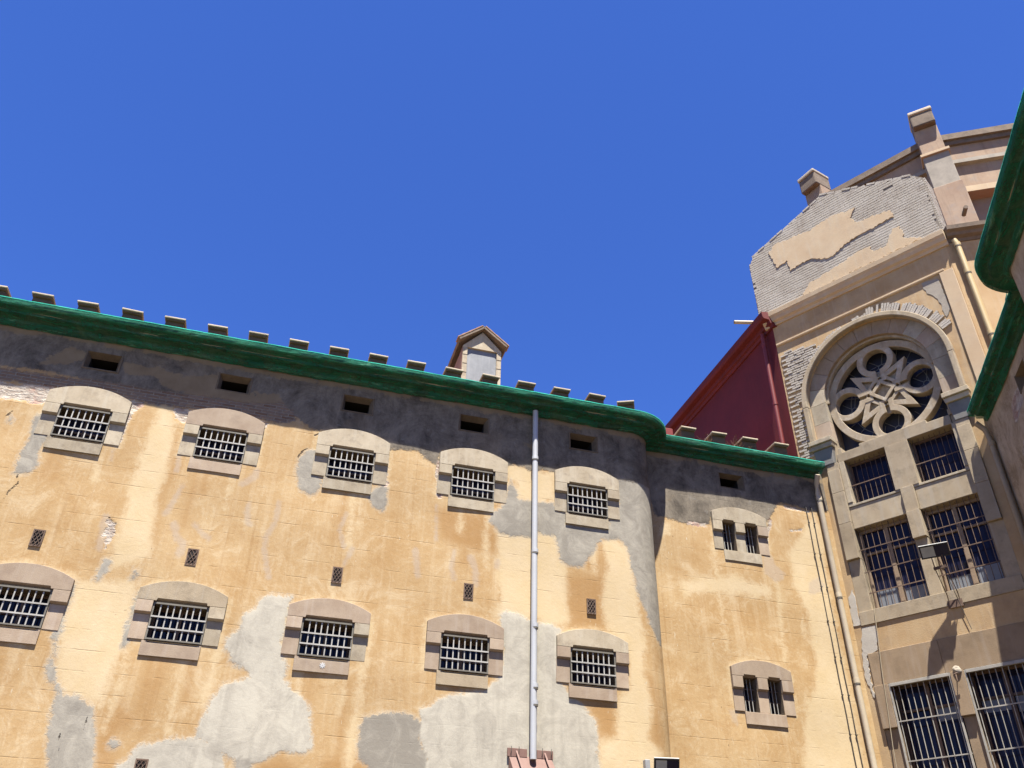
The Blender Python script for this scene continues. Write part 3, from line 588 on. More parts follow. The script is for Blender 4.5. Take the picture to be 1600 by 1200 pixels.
def make_cell_window(parent, loc, spring, apex, mats, seed):
    rnd = random.Random(seed)
    W, H, D = 0.923, 0.65, 0.34
    g = G()
    g.add([(0, 0.0, 0), (W, 0.0, 0), (W, 0.0, H), (0, 0.0, H), (0, D, 0), (W, D, 0), (W, D, H), (0, D, H)],
          [(0, 4, 5, 1), (2, 6, 7, 3), (1, 5, 6, 2), (3, 7, 4, 0)])
    win = g.build('cell_window', M['reveal'], parent, loc=loc, fix=False)
    G().box(-0.06, W + 0.06, D - 0.015, D + 0.03, -0.06, H + 0.06).build('pane', M['glass'], win)
    f = G()
    for x0, x1, z0, z1 in ((0.003, 0.05, 0.003, H - 0.003), (W - 0.05, W - 0.003, 0.003, H - 0.003), (0.05, W - 0.05, 0.003, 0.05), (0.05, W - 0.05, H - 0.05, H - 0.003)):
        f.box(x0, x1, D - 0.06, D - 0.02, z0, z1)
    f.box(W / 2 - 0.03, W / 2 + 0.03, D - 0.058, D - 0.022, 0.05, H - 0.05)
    f.box(0.05, W - 0.05, D - 0.056, D - 0.024, 0.27, 0.31)
    f.build('window_frame', M['wood'], win)
    pr, lo = -0.072, -0.014
    ol = window_outline(W, spring, apex)
    poly = [(-0.27, 0.662), (0.045, 0.662), (0.055, 0.705), (0.868, 0.705), (0.878, 0.662), (1.193, 0.662)] + ol[::-1]
    g = G(); g.slab(poly, pr, 0.06)
    g.add([(0.055, pr, 0.705), (0.868, pr, 0.705), (0.868, 0.03, 0.655), (0.055, 0.03, 0.655)], [(0, 1, 2, 3)])
    g.build('lintel_stone', mats[0], win, bevel=0.006)
    for x0, x1, mi in ((-0.27, -0.002, 1), (W + 0.002, 1.193, 2)):
        j = G()
        pts = [(pr, 0.46), (pr, 0.659), (0.06, 0.659), (0.06, 0.43), (lo - 0.002, 0.43)]
        j.add([(x0, y, z) for y, z in pts] + [(x1, y, z) for y, z in pts], [(0, 1, 2, 3, 4), (9, 8, 7, 6, 5), (0, 5, 6, 1), (1, 6, 7, 2), (2, 7, 8, 3), (3, 8, 9, 4), (4, 9, 5, 0)])
        j.build('jamb_stone', mats[mi], win, bevel=0.005)
        dx = rnd.uniform(-0.012, 0.012)
        G().box(x0 + (dx if x0 < 0 else 0), x1 + (dx if x0 > 0 else 0), lo, 0.06, 0.0 + rnd.uniform(-0.01, 0.004), 0.428).build('jamb_stone', mats[mi], win, bevel=0.008)
    s = G(); s.slab([(-0.035, -0.262), (W + 0.0, -0.262), (W + 0.0, -0.012), (0.87, -0.012), (0.86, -0.045), (0.06, -0.045), (0.05, -0.012), (-0.035, -0.012)], -0.032, 0.05)
    s.add([(0.06, -0.0305, -0.045), (0.86, -0.0305, -0.045), (0.86, 0.03, 0.0), (0.06, 0.03, 0.0)], [(0, 1, 2, 3)])
    s.build('sill_stone', mats[3], win, bevel=0.006)
    fr = G(); y0, y1 = -0.040, -0.010
    fr.box(0.004, 0.03, y0, y1, 0.004, H - 0.004); fr.box(W - 0.03, W - 0.004, y0, y1, 0.004, H - 0.004)
    fr.box(0.03, W - 0.03, y0 - 0.012, y1, H - 0.034, H - 0.006); fr.box(0.03, W - 0.03, y0 - 0.008, y1, 0.006, 0.03)
    fr.build('grille_frame', M['bar_dark'], win)
    if not hasattr(make_cell_window, 'vb'):
        make_cell_window.vb = G().box(-0.0105, 0.0105, -0.0105, 0.0105, 0.028, H - 0.03).mesh('bar')
        make_cell_window.hb = G().box(0.012, W - 0.012, -0.006, 0.006, -0.013, 0.013).mesh('bar')
    for i in range(7):
        link('bar', make_cell_window.vb, M['bar'], win, loc=(0.03 + (W - 0.06) * (i + 1) / 8 + rnd.uniform(-0.004, 0.004), -0.024, 0))
    for z in (0.209, 0.402):
        link('bar', make_cell_window.hb, M['bar'], win, loc=(0, -0.043, z + rnd.uniform(-0.004, 0.004)))
    return win

def make_twin_window(parent, loc, apex):
    """two narrow lights in one stone surround; x = 0 at the left edge of the surround"""
    g = G(); D = 0.34; H = 0.69
    L = [(0.24, 0.57), (0.81, 1.14)]
    for a, b in L:
        g.add([(a, 0.0, 0), (b, 0.0, 0), (b, 0.0, H), (a, 0.0, H), (a, D, 0), (b, D, 0), (b, D, H), (a, D, H)], [(0, 4, 5, 1), (2, 6, 7, 3), (1, 5, 6, 2), (3, 7, 4, 0)])
    win = g.build('twin_window', M['reveal'], parent, loc=loc, fix=False)
    pr, lo = -0.07, -0.014
    hw = 0.70; rise = apex - (apex - 0.17)
    rad = (hw * hw + rise * rise) / (2 * rise); a = math.degrees(math.asin(hw / rad))
    ol = arc(0.70, apex - rad, rad, 90 + a, 90 - a, 14)
    poly = [(0, H + 0.004), (0.27, H + 0.004), (0.275, H + 0.04), (0.535, H + 0.04), (0.54, H + 0.004), (0.84, H + 0.004), (0.845, H + 0.04), (1.105, H + 0.04), (1.11, H + 0.004), (1.40, H + 0.004)] + ol[::-1]
    g = G().slab(poly, pr, 0.06)
    for x0 in (0.275, 0.845):
        g.add([(x0, pr, H + 0.04), (x0 + 0.26, pr, H + 0.04), (x0 + 0.26, 0.03, H - 0.002), (x0, 0.03, H - 0.002)], [(0, 1, 2, 3)])
    g.build('lintel_stone', M['stone_pink'] if apex < 1.06 else M['stone'], win, bevel=0.006)
    for nm, x0, x1, mt in (('jamb_stone', 0, 0.238, 'stone'), ('mullion_stone', 0.572, 0.808, 'stone'), ('jamb_stone', 1.142, 1.40, 'stone_pink')):
        mt = 'stone_pink' if apex < 1.06 else mt
        pts = [(pr, 0.46), (pr, H), (0.06, H), (0.06, 0.43), (lo - 0.002, 0.43)]
        j = G(); j.add([(x0, y, z) for y, z in pts] + [(x1, y, z) for y, z in pts], [(0, 1, 2, 3, 4), (9, 8, 7, 6, 5), (0, 5, 6, 1), (1, 6, 7, 2), (2, 7, 8, 3), (3, 8, 9, 4), (4, 9, 5, 0)])
        j.build(nm, M[mt], win, bevel=0.005)
        G().box(x0, x1, lo, 0.06, 0.0, 0.428).build(nm, M[mt], win, bevel=0.006)
    G().box(0.22, 1.16, -0.03, 0.05, -0.25, -0.004).build('sill_stone', M['stone_pink'] if apex < 1.06 else M['stone'], win, bevel=0.008)
    for a, b in L:
        G().box(a - 0.05, b + 0.05, D - 0.015, D + 0.03, -0.05, H + 0.05).build('pane', M['glass'], win)
        f = G(); f.box(a + 0.002, a + 0.035, D - 0.06, D - 0.02, 0.002, H - 0.002); f.box(b - 0.035, b - 0.002, D - 0.06, D - 0.02, 0.002, H - 0.002); f.box(a + 0.035, b - 0.035, D - 0.06, D - 0.02, H - 0.05, H - 0.002)
        f.build('window_frame', M['wood'], win)
        for k in range(3):
            x = a + (b - a) * (k + 1) / 4
            G().tube([(x, 0.10, -0.01), (x, 0.10, H + 0.01)], 0.0095, 6).build('bar', M['bar'], win)
        for z in (0.24, 0.47):
            G().box(a - 0.01, b + 0.01, 0.108, 0.118, z, z + 0.022).build('bar', M['rust'], win)
    return win

def attic_vent(parent, sx, s0, z0, w=0.62, h=0.38):
    """splayed opening under the cornice"""
    ox, oo = path_at(s0)
    x0, x1 = (sx * ox, sx * (ox + w))
    x0, x1 = min(x0, x1), max(x0, x1)
    y = -oo
    g = G()
    i0, i1, j0, j1, d = x0 + 0.05, x1 - 0.06, z0 + 0.004, z0 + 0.31, 0.15
    g.add([(x0, y - 0.004, z0), (x1, y - 0.004, z0), (x1, y - 0.004, z0 + h), (x0, y - 0.004, z0 + h), (i0, y + d, j0), (i1, y + d, j0), (i1, y + d, j1), (i0, y + d, j1)],
          [(0, 1, 5, 4), (1, 2, 6, 5), (2, 3, 7, 6), (3, 0, 4, 7)])
    v = g.build('attic_vent', M['reveal'], parent, fix=False)
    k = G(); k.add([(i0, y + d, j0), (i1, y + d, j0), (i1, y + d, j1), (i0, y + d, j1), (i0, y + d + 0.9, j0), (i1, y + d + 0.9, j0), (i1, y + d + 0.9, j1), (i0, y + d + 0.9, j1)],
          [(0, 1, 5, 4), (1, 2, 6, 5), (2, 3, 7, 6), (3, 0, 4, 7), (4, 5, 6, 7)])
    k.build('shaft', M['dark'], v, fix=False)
    fr = G()
    for a, b, c, e in ((x0 - 0.035, x0, z0 - 0.03, z0 + h + 0.02), (x1, x1 + 0.035, z0 - 0.03, z0 + h + 0.02), (x0, x1, z0 - 0.03, z0)):
        fr.box(a, b, y - 0.012, y + 0.04, c, e)
    fr.build('vent_surround', M['reveal'], v, bevel=0.008)
    return v

def lattice_vent(parent, u, z, broken=False):
    g = G(); w, h = 0.19, 0.31
    g.box(0, 0.022, -0.02, 0.05, 0, h); g.box(w - 0.022, w, -0.02, 0.05, 0, h); g.box(0.022, w - 0.022, -0.02, 0.05, 0, 0.022); g.box(0.022, w - 0.022, -0.02, 0.05, h - 0.022, h)
    v = g.build('lattice_vent', M['rust'], parent, loc=(u, 0, z))
    G().box(0.021, w - 0.021, -0.013, 0.045, 0.021, h - 0.021).build('shade_panel', M['dark'], v)  # wall is uncut here: near-black panel stands for the shade inside
    b = G()
    n = 3
    for sgn in (1, -1):
        for k in range(-2, 4):
            # line z = sgn*slope*x + c clipped to the frame
            sl = sgn * 1.62
            c = k * 0.0985 + (0.0 if sgn > 0 else 0.308)
            xs = [0.02, w - 0.02]
            pts = []
            for x in np.linspace(0.02, w - 0.02, 40):
                zz = sl * (x - 0.0) + c - (0.0985 if sgn < 0 else 0)
                if 0.02 <= zz <= h - 0.02: pts.append((x, zz))
            if len(pts) > 2:
                p, q = Vector((pts[0][0], 0, pts[0][1])), Vector((pts[-1][0], 0, pts[-1][1]))
                dvec = (q - p); L = dvec.length; dvec.normalize()
                if broken and k == 1 and sgn > 0: continue
                b.obox(((p + q) / 2).to_tuple()[:1] + (-0.019 - 0.003 * sgn, ((p + q) / 2).z), dvec, (0, 1, 0), (-dvec.z, 0, dvec.x), L / 2, 0.004, 0.0045)
    b.build('lattice', M['rust'], v)
    return v

def cornice_and_net(parent, sx, u0, label_net, frame):
    """stone cornice (part of the wing) and the debris net wrapped round it (a thing of its own)"""
    prof = [(0.0, 11.93), (0.07, 11.95), (0.10, 12.00), (0.20, 12.03), (0.30, 12.03), (0.34, 12.08), (0.43, 12.10), (0.46, 12.13), (0.465, 12.19), (0.30, 12.215), (0.0, 12.235), (-0.35, 12.25)]
    g = G(); rows = []
    for p, z in prof:
        rows.append([(sx * u, -o, z) for u, o in prot_path(p, u0)])
    g.grid(rows, smooth=False)
    n = len(rows[0])
    g.add([r[-1] for r in rows], [tuple(range(len(rows)))])
    g.build('cornice', M['cornice'], parent, fix=True)
    net = thing('debris_net', label_net, 'netting', frame[0], frame[1], 'green nets over the wing cornices')
    nprof = [(0.015, 11.88), (0.065, 11.90), (0.105, 11.935), (0.115, 11.985), (0.20, 12.00), (0.305, 12.002), (0.32, 12.055), (0.37, 12.068), (0.45, 12.075), (0.487, 12.09), (0.497, 12.13), (0.497, 12.20), (0.44, 12.225), (0.36, 12.236), (0.2, 12.25), (0.0, 12.26)]
    rows = []
    for k, (p, z) in enumerate(nprof):
        row = []
        pth = prot_path(p, u0, 26, 11.92, 0.05)
        for i, (u, o) in enumerate(pth):
            q = 0.35 if k in (10, 11) else 0.85
            w1 = mnoise.noise(Vector((u * 1.7, k * 0.55, 3.1 + sx))) * 0.022 * q
            w2 = mnoise.noise(Vector((u * 7.0, k * 0.9, 9.7 + sx))) * 0.011 * q
            sag = (0.035 * mnoise.noise(Vector((u * 0.45, 0.0, 5.0 + sx))) - 0.012 * u * 0.2) if k < 4 else 0.0
            if k < 4: sag *= (4 - k) / 4
            if k == 0: sag += 0.03 * mnoise.noise(Vector((u * 3.0, 2.0, sx)))
            row.append((sx * u, -(o + max(w1 + w2, -0.012) + 0.004), z - sag * 0.5 + (w2 if k < 10 else 0.6 * w2)))
        rows.append(row)
    m_ = min(len(r) for r in rows)
    rows = [r[:m_] for r in rows]
    g = G(); g.grid(rows, smooth=False)
    g.build('net', M['net'], net, fix=False)
    h = G(); h.grid([[(x, y - 0.004, z - 0.010) for x, y, z in rows[11]], [(x, y - 0.005, z + 0.010) for x, y, z in rows[11]], [(x, y + 0.02, z + 0.012) for x, y, z in rows[12]]], smooth=True)
    h.build('net_sunlit', M['net_sunlit'], net, fix=False)  # added strip, coloured as the sunlit top edge of the net
    return net

def roof_vent(parent, sx, u, off, rz=0.0, seed=0):
    r_ = random.Random(seed)
    w = 0.36 + r_.uniform(-0.012, 0.012)
    b = G(); b.box(-w / 2, w / 2, 0.0, 0.50, 0.0, 0.54)
    o = b.build('roof_vent', M['vent'], parent, loc=(sx * u, -off + 0.10, 12.22), bevel=0.01)
    o.rotation_euler = (R(r_.uniform(-1, 1)), R(r_.uniform(-1.2, 1.2)), rz + R(r_.uniform(-2, 2)))
    c = G(); c.box(-w / 2 - 0.012, w / 2 + 0.012, -0.06, 0.58, 0.54, 0.575)
    c.build('cap_slab', M['vent'], o, bevel=0.006)  # dark colour stands for the shaded underside of the cap
    t = G(); t.box(-w / 2 - 0.028, w / 2 + 0.028, -0.085, 0.60, 0.577, 0.618)
    t.build('cap_tile', M['vent_cap'], o, bevel=0.01)  # pale strip paints the sunlit front edge of the cap
    return o

def wing_shell(parent, sx, u0, z_eave=12.24, ridge=14.7, depth=10.6):
    """roof, end and back of the wing"""
    def q(u, off, z): return (sx * u, -off, z)
    g = G()
    g.add([q(u0, -0.2, z_eave), q(6.9, -0.2, z_eave), q(6.9, -5.3, ridge), q(u0, -5.3, ridge)], [(0, 1, 2, 3)])
    g.add([q(6.9, -0.84, z_eave), q(12.6, -0.84, z_eave), q(15.3, -5.3, ridge), q(6.9, -5.3, ridge)], [(0, 1, 2, 3)])
    g.add([q(u0, -5.3, ridge), q(15.3, -5.3, ridge), q(15.3, -depth, z_eave), q(u0, -depth, z_eave)], [(0, 1, 2, 3)])
    g.build('roof', M['tile'], parent, fix=False)
    e = G()
    e.add([q(u0, 0, 0), q(u0, -depth, 0), q(u0, -depth, z_eave), q(u0, -5.3, ridge), q(u0, 0, z_eave)], [(0, 1, 2, 3, 4)])
    e.build('end_wall', M['plaster'], parent, fix=False)
    e = G()
    e.add([q(u0, -depth, 0), q(15.3, -depth, 0), q(15.3, -depth, z_eave), q(u0, -depth, z_eave)], [(0, 1, 2, 3)])
    e.build('back_wall', M['plaster'], parent, fix=False)

# ---- left wing
A_ORG, A_ROT = (-3.6405, 15.0, 0.0), R(90 - 74.430424)
wing = thing('prison_wing', 'long ochre cell block with barred windows and grey cement repairs on the left', 'cell block', A_ORG, A_ROT, 'cell wings')
opens, outlines = [], []
wins = []
for row, z0, ids in (('upper', ROW['upper'], (0, 1, 2, 3, 4, 5)), ('lower', ROW['lower'], (0, 1, 2, 3, 4, 5))):
    for i in ids:
        u = (i - 3) * WIN_STEP
        opens.append((u, u + 0.923, z0, z0 + 0.65))
        sp, ap = (0.93, 1.13) if row == 'upper' else (0.865, 1.055)
        ol = [(u + x, z0 + z) for x, z in window_outline(0.923, sp, ap)]
        outlines.append(([(u - 0.27, z0)] + ol + [(u + 1.193, z0)], 0.035))
        wins.append((row, i, u, z0, sp, ap))
r_ = random.Random(31)
for row, i, u, z0, sp, ap in wins:       # run-off streaks below the sills
    for k in range(r_.randint(3, 5)):
        x_ = u + r_.uniform(-0.05, 0.95); l_ = r_.uniform(0.35, 1.3)
        LINE.append((r_.choice(('pale', 'deep', 'deep')), 0.5, r_.uniform(0.01, 0.05), [(x_, z0 - 0.27), (x_ + r_.uniform(-0.03, 0.03), z0 - 0.27 - l_)]))
VENTS = [0.12 + (i - 3) * WIN_STEP for i in (0, 1, 2, 3, 4, 5)]
for u in VENTS: opens.append((u, u + 0.62, 11.245, 11.625))
opens.append((9.15 + 0.342, 9.15 + 0.62 + 0.342, 11.265, 11.635))
TW = 8.79 + 0.342
for z0 in (9.635, 6.11):
    for a, b in ((0.24, 0.57), (0.81, 1.14)):
        opens.append((TW + a, TW + b, z0, z0 + 0.69))
    outlines.append(([(TW, z0), (TW, z0 + 0.9)] + [(TW + x * 1.4, z0 + 0.9 + 0.17 * math.sin(math.pi * x)) for x in (0.1, 0.25, 0.5, 0.75, 0.9)] + [(TW + 1.4, z0 + 0.9), (TW + 1.4, z0)], 0.03))
LAT = [(-7.25, False), (-4.735, False), (-2.18, True), (0.40, False), (2.905, False), (5.415, False)]
for k in range(30):                      # rusty run-off just under the net
    x_ = -9.0 + 0.72 * k + r_.uniform(-0.1, 0.1); l_ = r_.uniform(0.4, 0.9)
    LINE.append(('old', 0.5, r_.uniform(0.03, 0.09), [(x_, 11.86 + r_.uniform(-0.02, 0.02)), (x_ + l_, 11.86 + r_.uniform(-0.03, 0.02))]))
wm = wall_mesh('wall', 1, -10.0, 12.03 + 0.342, opens, POLY, LINE, 0.045, 3.9, outlines)
link('wall', wm, M['render'], wing)
PINK = {('upper', 2): ('stone_pink', 'stone', 'stone', 'stone_pink'), ('lower', 1): ('stone_pink', 'stone_pink', 'stone_pink', 'stone_pink'), ('lower', 2): ('stone_grey', 'stone_pink', 'stone', 'stone_pink'),
        ('lower', 3): ('stone_pink', 'stone_pink', 'stone', 'stone_pink'), ('lower', 4): ('stone_pink', 'stone_pink', 'stone_pink', 'stone_grey'), ('lower', 5): ('stone', 'stone_pink', 'stone_pink', 'stone_pink')}
for row, i, u, z0, sp, ap in wins:
    ms = [M[k] for k in PINK.get((row, i), ('stone',) * 4)]
    w_ = make_cell_window(wing, (u, 0, z0), sp, ap, ms, i * 7 + (0 if row == 'upper' else 50))
    if (row, i) == ('lower', 3):
        star_mark(w_, 0.46, -0.035, -0.135)
for z0, ap in ((9.635, 1.08), (6.11, 1.055)):
    make_twin_window(wing, (8.79, -SET, z0), ap)
for u in VENTS: attic_vent(wing, 1, u, 11.245)
attic_vent(wing, 1, 9.15 + 0.342, 11.265, 0.62, 0.37)
for u, br in LAT: lattice_vent(wing, u, 7.505, br)
lattice_vent(wing, -2.18, 3.985)
cornice_and_net(wing, 1, -10.0, 'green mesh netting wrapped round the long left cornice', (A_ORG, A_ROT))
wing_shell(wing, 1, -10.0)
k = 0
u = -6.123 - 0.856 * 3
while u < 6.2:
    roof_vent(wing, 1, u, -0.02, 0, k); u += 0.856; k += 1
roof_vent(wing, 1, 6.62, -0.06, R(-24), 91)
for j, u in enumerate((8.52, 9.375, 10.215, 11.09)):
    roof_vent(wing, 1, u, SET - 0.03, 0, 200 + j)

# dormer on the left roof
dm = G(); x0, x1, zf = 2.90, 3.90, 12.6
yf = 1.5
for a, b, z1 in ((x0, x0 + 0.12, 14.62), (x1 - 0.12, x1, 14.62)):
    dm.box(a, b, yf, yf + 0.16, zf, z1)
dm.slab([(x0, 14.62), (x1, 14.62), (x1, 14.66), (3.40, 15.18), (x0, 14.66)], yf, yf + 0.16)
dm.box(x0 + 0.002, x1 - 0.002, yf + 0.165, yf + 2.4, zf, 14.60)
dorm = dm.build('dormer', M['stone'], wing, bevel=0.006)
G().box(x0 + 0.122, x1 - 0.122, yf + 0.05, yf + 0.10, zf, 14.615).build('shutter', M['zinc'], dorm)
for k in range(5):
    zz = 13.3 + 0.27 * k
    for a in (x0 + 0.004, x1 - 0.119):
        G().box(a, a + 0.115, yf - 0.006, yf + 0.02, zz, zz + 0.012).build('quoin_joint', M['reveal'], dorm)
G().box(x0 - 0.008, x0 - 0.002, yf + 0.02, yf + 2.4, zf, 14.62).build('side_cheek', M['tile'], dorm)
rf = G()
for s_ in (-1, 1):
    ax = Vector((s_ * 0.66, 0, -0.52)).normalized()
    nn = Vector((s_ * 0.52, 0, 0.66)).normalized()
    c0 = Vector((3.40, yf + 1.10, 15.26)) + ax * 0.39
    rf.obox(c0, ax, (0, 1, 0), nn, 0.40, 1.22, 0.035)
rf.build('roof', M['ledge_dark'], dorm, bevel=0.006)
tl = G()
for s_ in (-1, 1):
    ax = Vector((s_ * 0.66, 0, -0.52)).normalized()
    nn = Vector((s_ * 0.52, 0, 0.66)).normalized()
    for k in range(7):
        c0 = Vector((3.40, yf - 0.0, 15.26)) + ax * (0.06 + 0.115 * k) + nn * 0.052
        tl.obox(c0, ax, (0, 1, 0), nn, 0.058, 0.13, 0.016 + 0.004 * (k % 2))
tl.build('edge_tiles', M['tile'], dorm, bevel=0.006)
# red masonry stub at the foot of the tower roof
rs = G(); rs.box(8.0, 8.72, 1.7, 2.4, 12.3, 13.0); rs.box(8.28, 8.64, 1.75, 2.3, 13.0, 13.42)
rs.build('chimney_stub', M['red_pipe'], wing, bevel=0.01)

# ---- right wing (mirror of the left one across the courtyard)
C_ORG = (6.98638596, 4.58232442, 0.0)
C_ROT = math.atan2(-0.96845097, -0.24920417)
wing2 = thing('prison_wing', 'brown rendered wing in shade at the right edge of the picture', 'cell block', C_ORG, C_ROT, 'cell wings')
C_POLY = [('dark', 0.3, [(1, 10.4), (3, 10.2), (5, 10.6), (7, 10.3), (8.4, 10.2), (9.0, 9.6), (9.8, 9.9), (10.6, 9.2), (11.4, 9.6), (12.6, 9.0), (12.6, 13), (1, 13)]),
          ('pale', 0.7, [(8.6, 9.3), (9.5, 9.0), (9.8, 8.0), (8.9, 8.1)]), ('rub', 0.5, [(10.6, 10.6), (11.1, 10.5), (11.3, 9.7), (10.9, 9.6)]), ('rub', 0.5, [(7.9, 10.9), (8.5, 11.0), (8.7, 10.2), (8.1, 10.1)]), ('rub', 0.4, [(9.9, 11.5), (10.8, 11.4), (10.9, 11.0), (10.1, 11.1)]), ('deep', 0.8, [(11, 8.5), (12.3, 8.5), (12.3, 5.0), (11.4, 5.0)])]
C_LINE = [('crack', 1, 0.02, [(8.6, 10.9), (8.3, 10.0), (8.35, 9.2)]), ('deep', 1, 0.12, [(10.2, 11.2), (9.0, 10.3), (7.8, 9.7)])]
c_open = [(9.15 + 0.342, 9.15 + 0.62 + 0.342, 11.265, 11.635), (VENTS[5], VENTS[5] + 0.62, 11.245, 11.625), (VENTS[4], VENTS[4] + 0.62, 11.245, 11.625)]
for row, z0 in ROW.items():
    for i in (4, 5):
        u = (i - 3) * WIN_STEP
        c_open.append((u, u + 0.923, z0, z0 + 0.65))
        make_cell_window(wing2, (-(u + 0.923), 0, z0), *((0.93, 1.13) if row == 'upper' else (0.865, 1.055)), [M['stone_grey']] * 4, 300 + i)
for z0, ap in ((9.635, 1.08), (6.11, 1.055)):
    for a, b in ((0.26, 0.59), (0.83, 1.16)):
        c_open.append((TW + a, TW + b, z0, z0 + 0.69))
    make_twin_window(wing2, (-(8.79 + 1.40), -SET, z0), ap)
wm2 = wall_mesh('wall', -1, 1.0, 12.03 + 0.342 + 0.1, c_open, C_POLY, C_LINE, 0.07, 3.9, [])
link('wall', wm2, M['render_right'], wing2)
attic_vent(wing2, -1, 9.15 + 0.342, 11.265, 0.62, 0.37)
attic_vent(wing2, -1, VENTS[5], 11.245); attic_vent(wing2, -1, VENTS[4], 11.245)
net2 = cornice_and_net(wing2, -1, 1.0, 'green mesh netting wrapped round the cornice at the right edge', (C_ORG, C_ROT))
G().add([(-7.62, 0.22, 12.21), (-7.95, 0.245, 12.205), (-7.85, 0.20, 12.06), (-7.66, 0.17, 12.02), (-7.74, 0.19, 12.12)], [(0, 1, 4), (1, 2, 4), (2, 3, 4), (3, 0, 4)]).build('loose_flap', M['net_sunlit'], net2, fix=False)  # flap of net with the sunlight put into its brighter colour
wing_shell(wing2, -1, 1.0)
# ------------------------------------------------------------------ central tower
# tower frame: x = v across the rose-window facade, y into the tower, z up
B_ORG, B_ROT = (9.15449558, 17.49438546, 0.0), math.atan2(-0.70004263, 0.71410106)
tower = thing('central_tower', 'tall stone tower with a carved rose window under a brick gable', 'tower', B_ORG, B_ROT)
VL, VR = -2.42, 2.47
AX, AZ = -0.06, 14.05                 # springing centre of the big arch
RO, RI = 1.80, 1.385                  # arch band

def jag(poly, amp, step, seed):
    """ragged outline for broken plaster"""
    r_ = random.Random(seed); out = []
    n = len(poly)
    for i in range(n):
        a, b = Vector(poly[i]), Vector(poly[(i + 1) % n])
        L = (b - a).length; k = max(1, int(L / step))
        nrm = Vector((-(b - a).y, (b - a).x)).normalized() if L > 1e-6 else Vector((0, 0))
        for j in range(k):
            p = a.lerp(b, j / k)
            p = p + nrm * (r_.uniform(-amp, amp) if j else r_.uniform(-amp, amp) * 0.4)
            out.append((p.x, p.y))
    return out

def inside(poly, x, z):
    c = False; n = len(poly)
    for i in range(n):
        (x1, z1), (x2, z2) = poly[i], poly[(i + 1) % n]
        if (z1 > z) != (z2 > z) and x < (x2 - x1) * (z - z1) / (z2 - z1) + x1:
            c = not c
    return c

# walls of the facade, left and right half
arcL = arc(AX, AZ, RO, 90, 180, 16)
g = G(); g.slab([(VL, 17.3), (AX, 17.3)] + arcL + [(-1.86, 12.7), (-1.735, 12.7), (-1.735, 8.16), (AX, 8.16), (AX, 7.545), (-1.735, 7.545), (-1.735, 0), (VL, 0)], 0.0, 0.5)
arcR = arc(AX, AZ, RO, 90, 0, 16)
g.slab([(VR, 17.3), (AX, 17.3)] + arcR + [(1.74, 12.7), (1.705, 12.7), (1.705, 8.16), (AX, 8.16), (AX, 7.545), (1.705, 7.545), (1.705, 0), (VR + 0.3, 0), (VR + 0.3, 12.0), (VR, 12.0)], 0.0, 0.5)
g.build('facade_wall', M['plaster'], tower)
# side faces
def face_dir(sgn): return Vector((0.8660254 * sgn, 0.5, 0))
def side_face(sgn, x0, name, mat, length=9.2, z0=8.0, z1=17.25):
    d = face_dir(sgn); a = Vector((x0, 0, 0)); b = a + d * length
    inn = Vector((-d.y * sgn, d.x * sgn, 0)) if sgn > 0 else Vector((d.y, -d.x, 0))
    inn = Vector((0, 0, 0)) + Vector((-0.5 * sgn, 0.8660254, 0))
    g = G(); vs = []
    for z in (z0, z1):
        for p in (a, b, b + inn * 0.4, a + inn * 0.4): vs.append((p.x, p.y, z))
    g.add(vs, [(0, 1, 5, 4), (1, 2, 6, 5), (2, 3, 7, 6), (3, 0, 4, 7), (4, 5, 6, 7), (0, 3, 2, 1)])
    return g.build(name, mat, tower)
side_face(-1, VL + 0.003, 'side_wall', M['red'])['label'] = 'dark red rendered side wall'
side_face(1, VR - 0.003, 'side_wall', M['plaster'])
def sweep_face(prof, sgn, x0, l0, l1, name, mat, bevel=0.0):
    """moulding along a side face (sgn) or the facade (0); prof = (out, z)"""
    g = G()
    if sgn == 0: d, o = Vector((1, 0, 0)), Vector((0, -1, 0))
    else: d, o = face_dir(sgn), Vector((0.5 * sgn, -0.8660254, 0))
    a = Vector((x0, 0, 0)); n = len(prof)
    vs = [(a + d * t + o * p[0]).to_tuple()[:2] + (p[1],) for t in (l0, l1) for p in prof]
    fs = [(i, (i + 1) % n, n + (i + 1) % n, n + i) for i in range(n)] + [tuple(range(n)), tuple(range(2 * n - 1, n - 1, -1))]
    g.add(vs, fs)
    return g.build(name, mat, tower, bevel)
sweep_face([(-0.1, 16.98), (0.05, 16.98), (0.08, 17.06), (0.14, 17.08), (0.16, 17.18), (0.32, 17.2), (0.36, 17.26), (0.37, 17.42), (-0.1, 17.50)], -1, VL, -0.12, 9.2, 'eave_moulding', M['red'])
sweep_face([(-0.1, 17.10), (0.03, 17.10), (0.06, 17.18), (0.16, 17.22), (0.19, 17.30), (0.28, 17.34), (0.29, 17.46), (-0.1, 17.58)], 1, VR, 0.06, 9.2, 'eave_moulding', M['ledge_dark'])
sweep_face([(-0.1, 17.02), (0.04, 17.02), (0.06, 17.10), (0.12, 17.14), (0.15, 17.24), (0.19, 17.30), (0.20, 17.44), (0.10, 17.49), (-0.1, 17.49)], 0, VL - 0.22, 0.0, VR - VL + 0.30, 'cornice', M['plaster_cream'], 0.006)
sweep_face([(-0.1, 16.30), (0.03, 16.30), (0.055, 16.33), (0.055, 16.375), (-0.1, 16.40)], 0, VL + 0.02, 0.0, VR - VL - 0.24, 'string_course', M['plaster_cream'], 0.005)
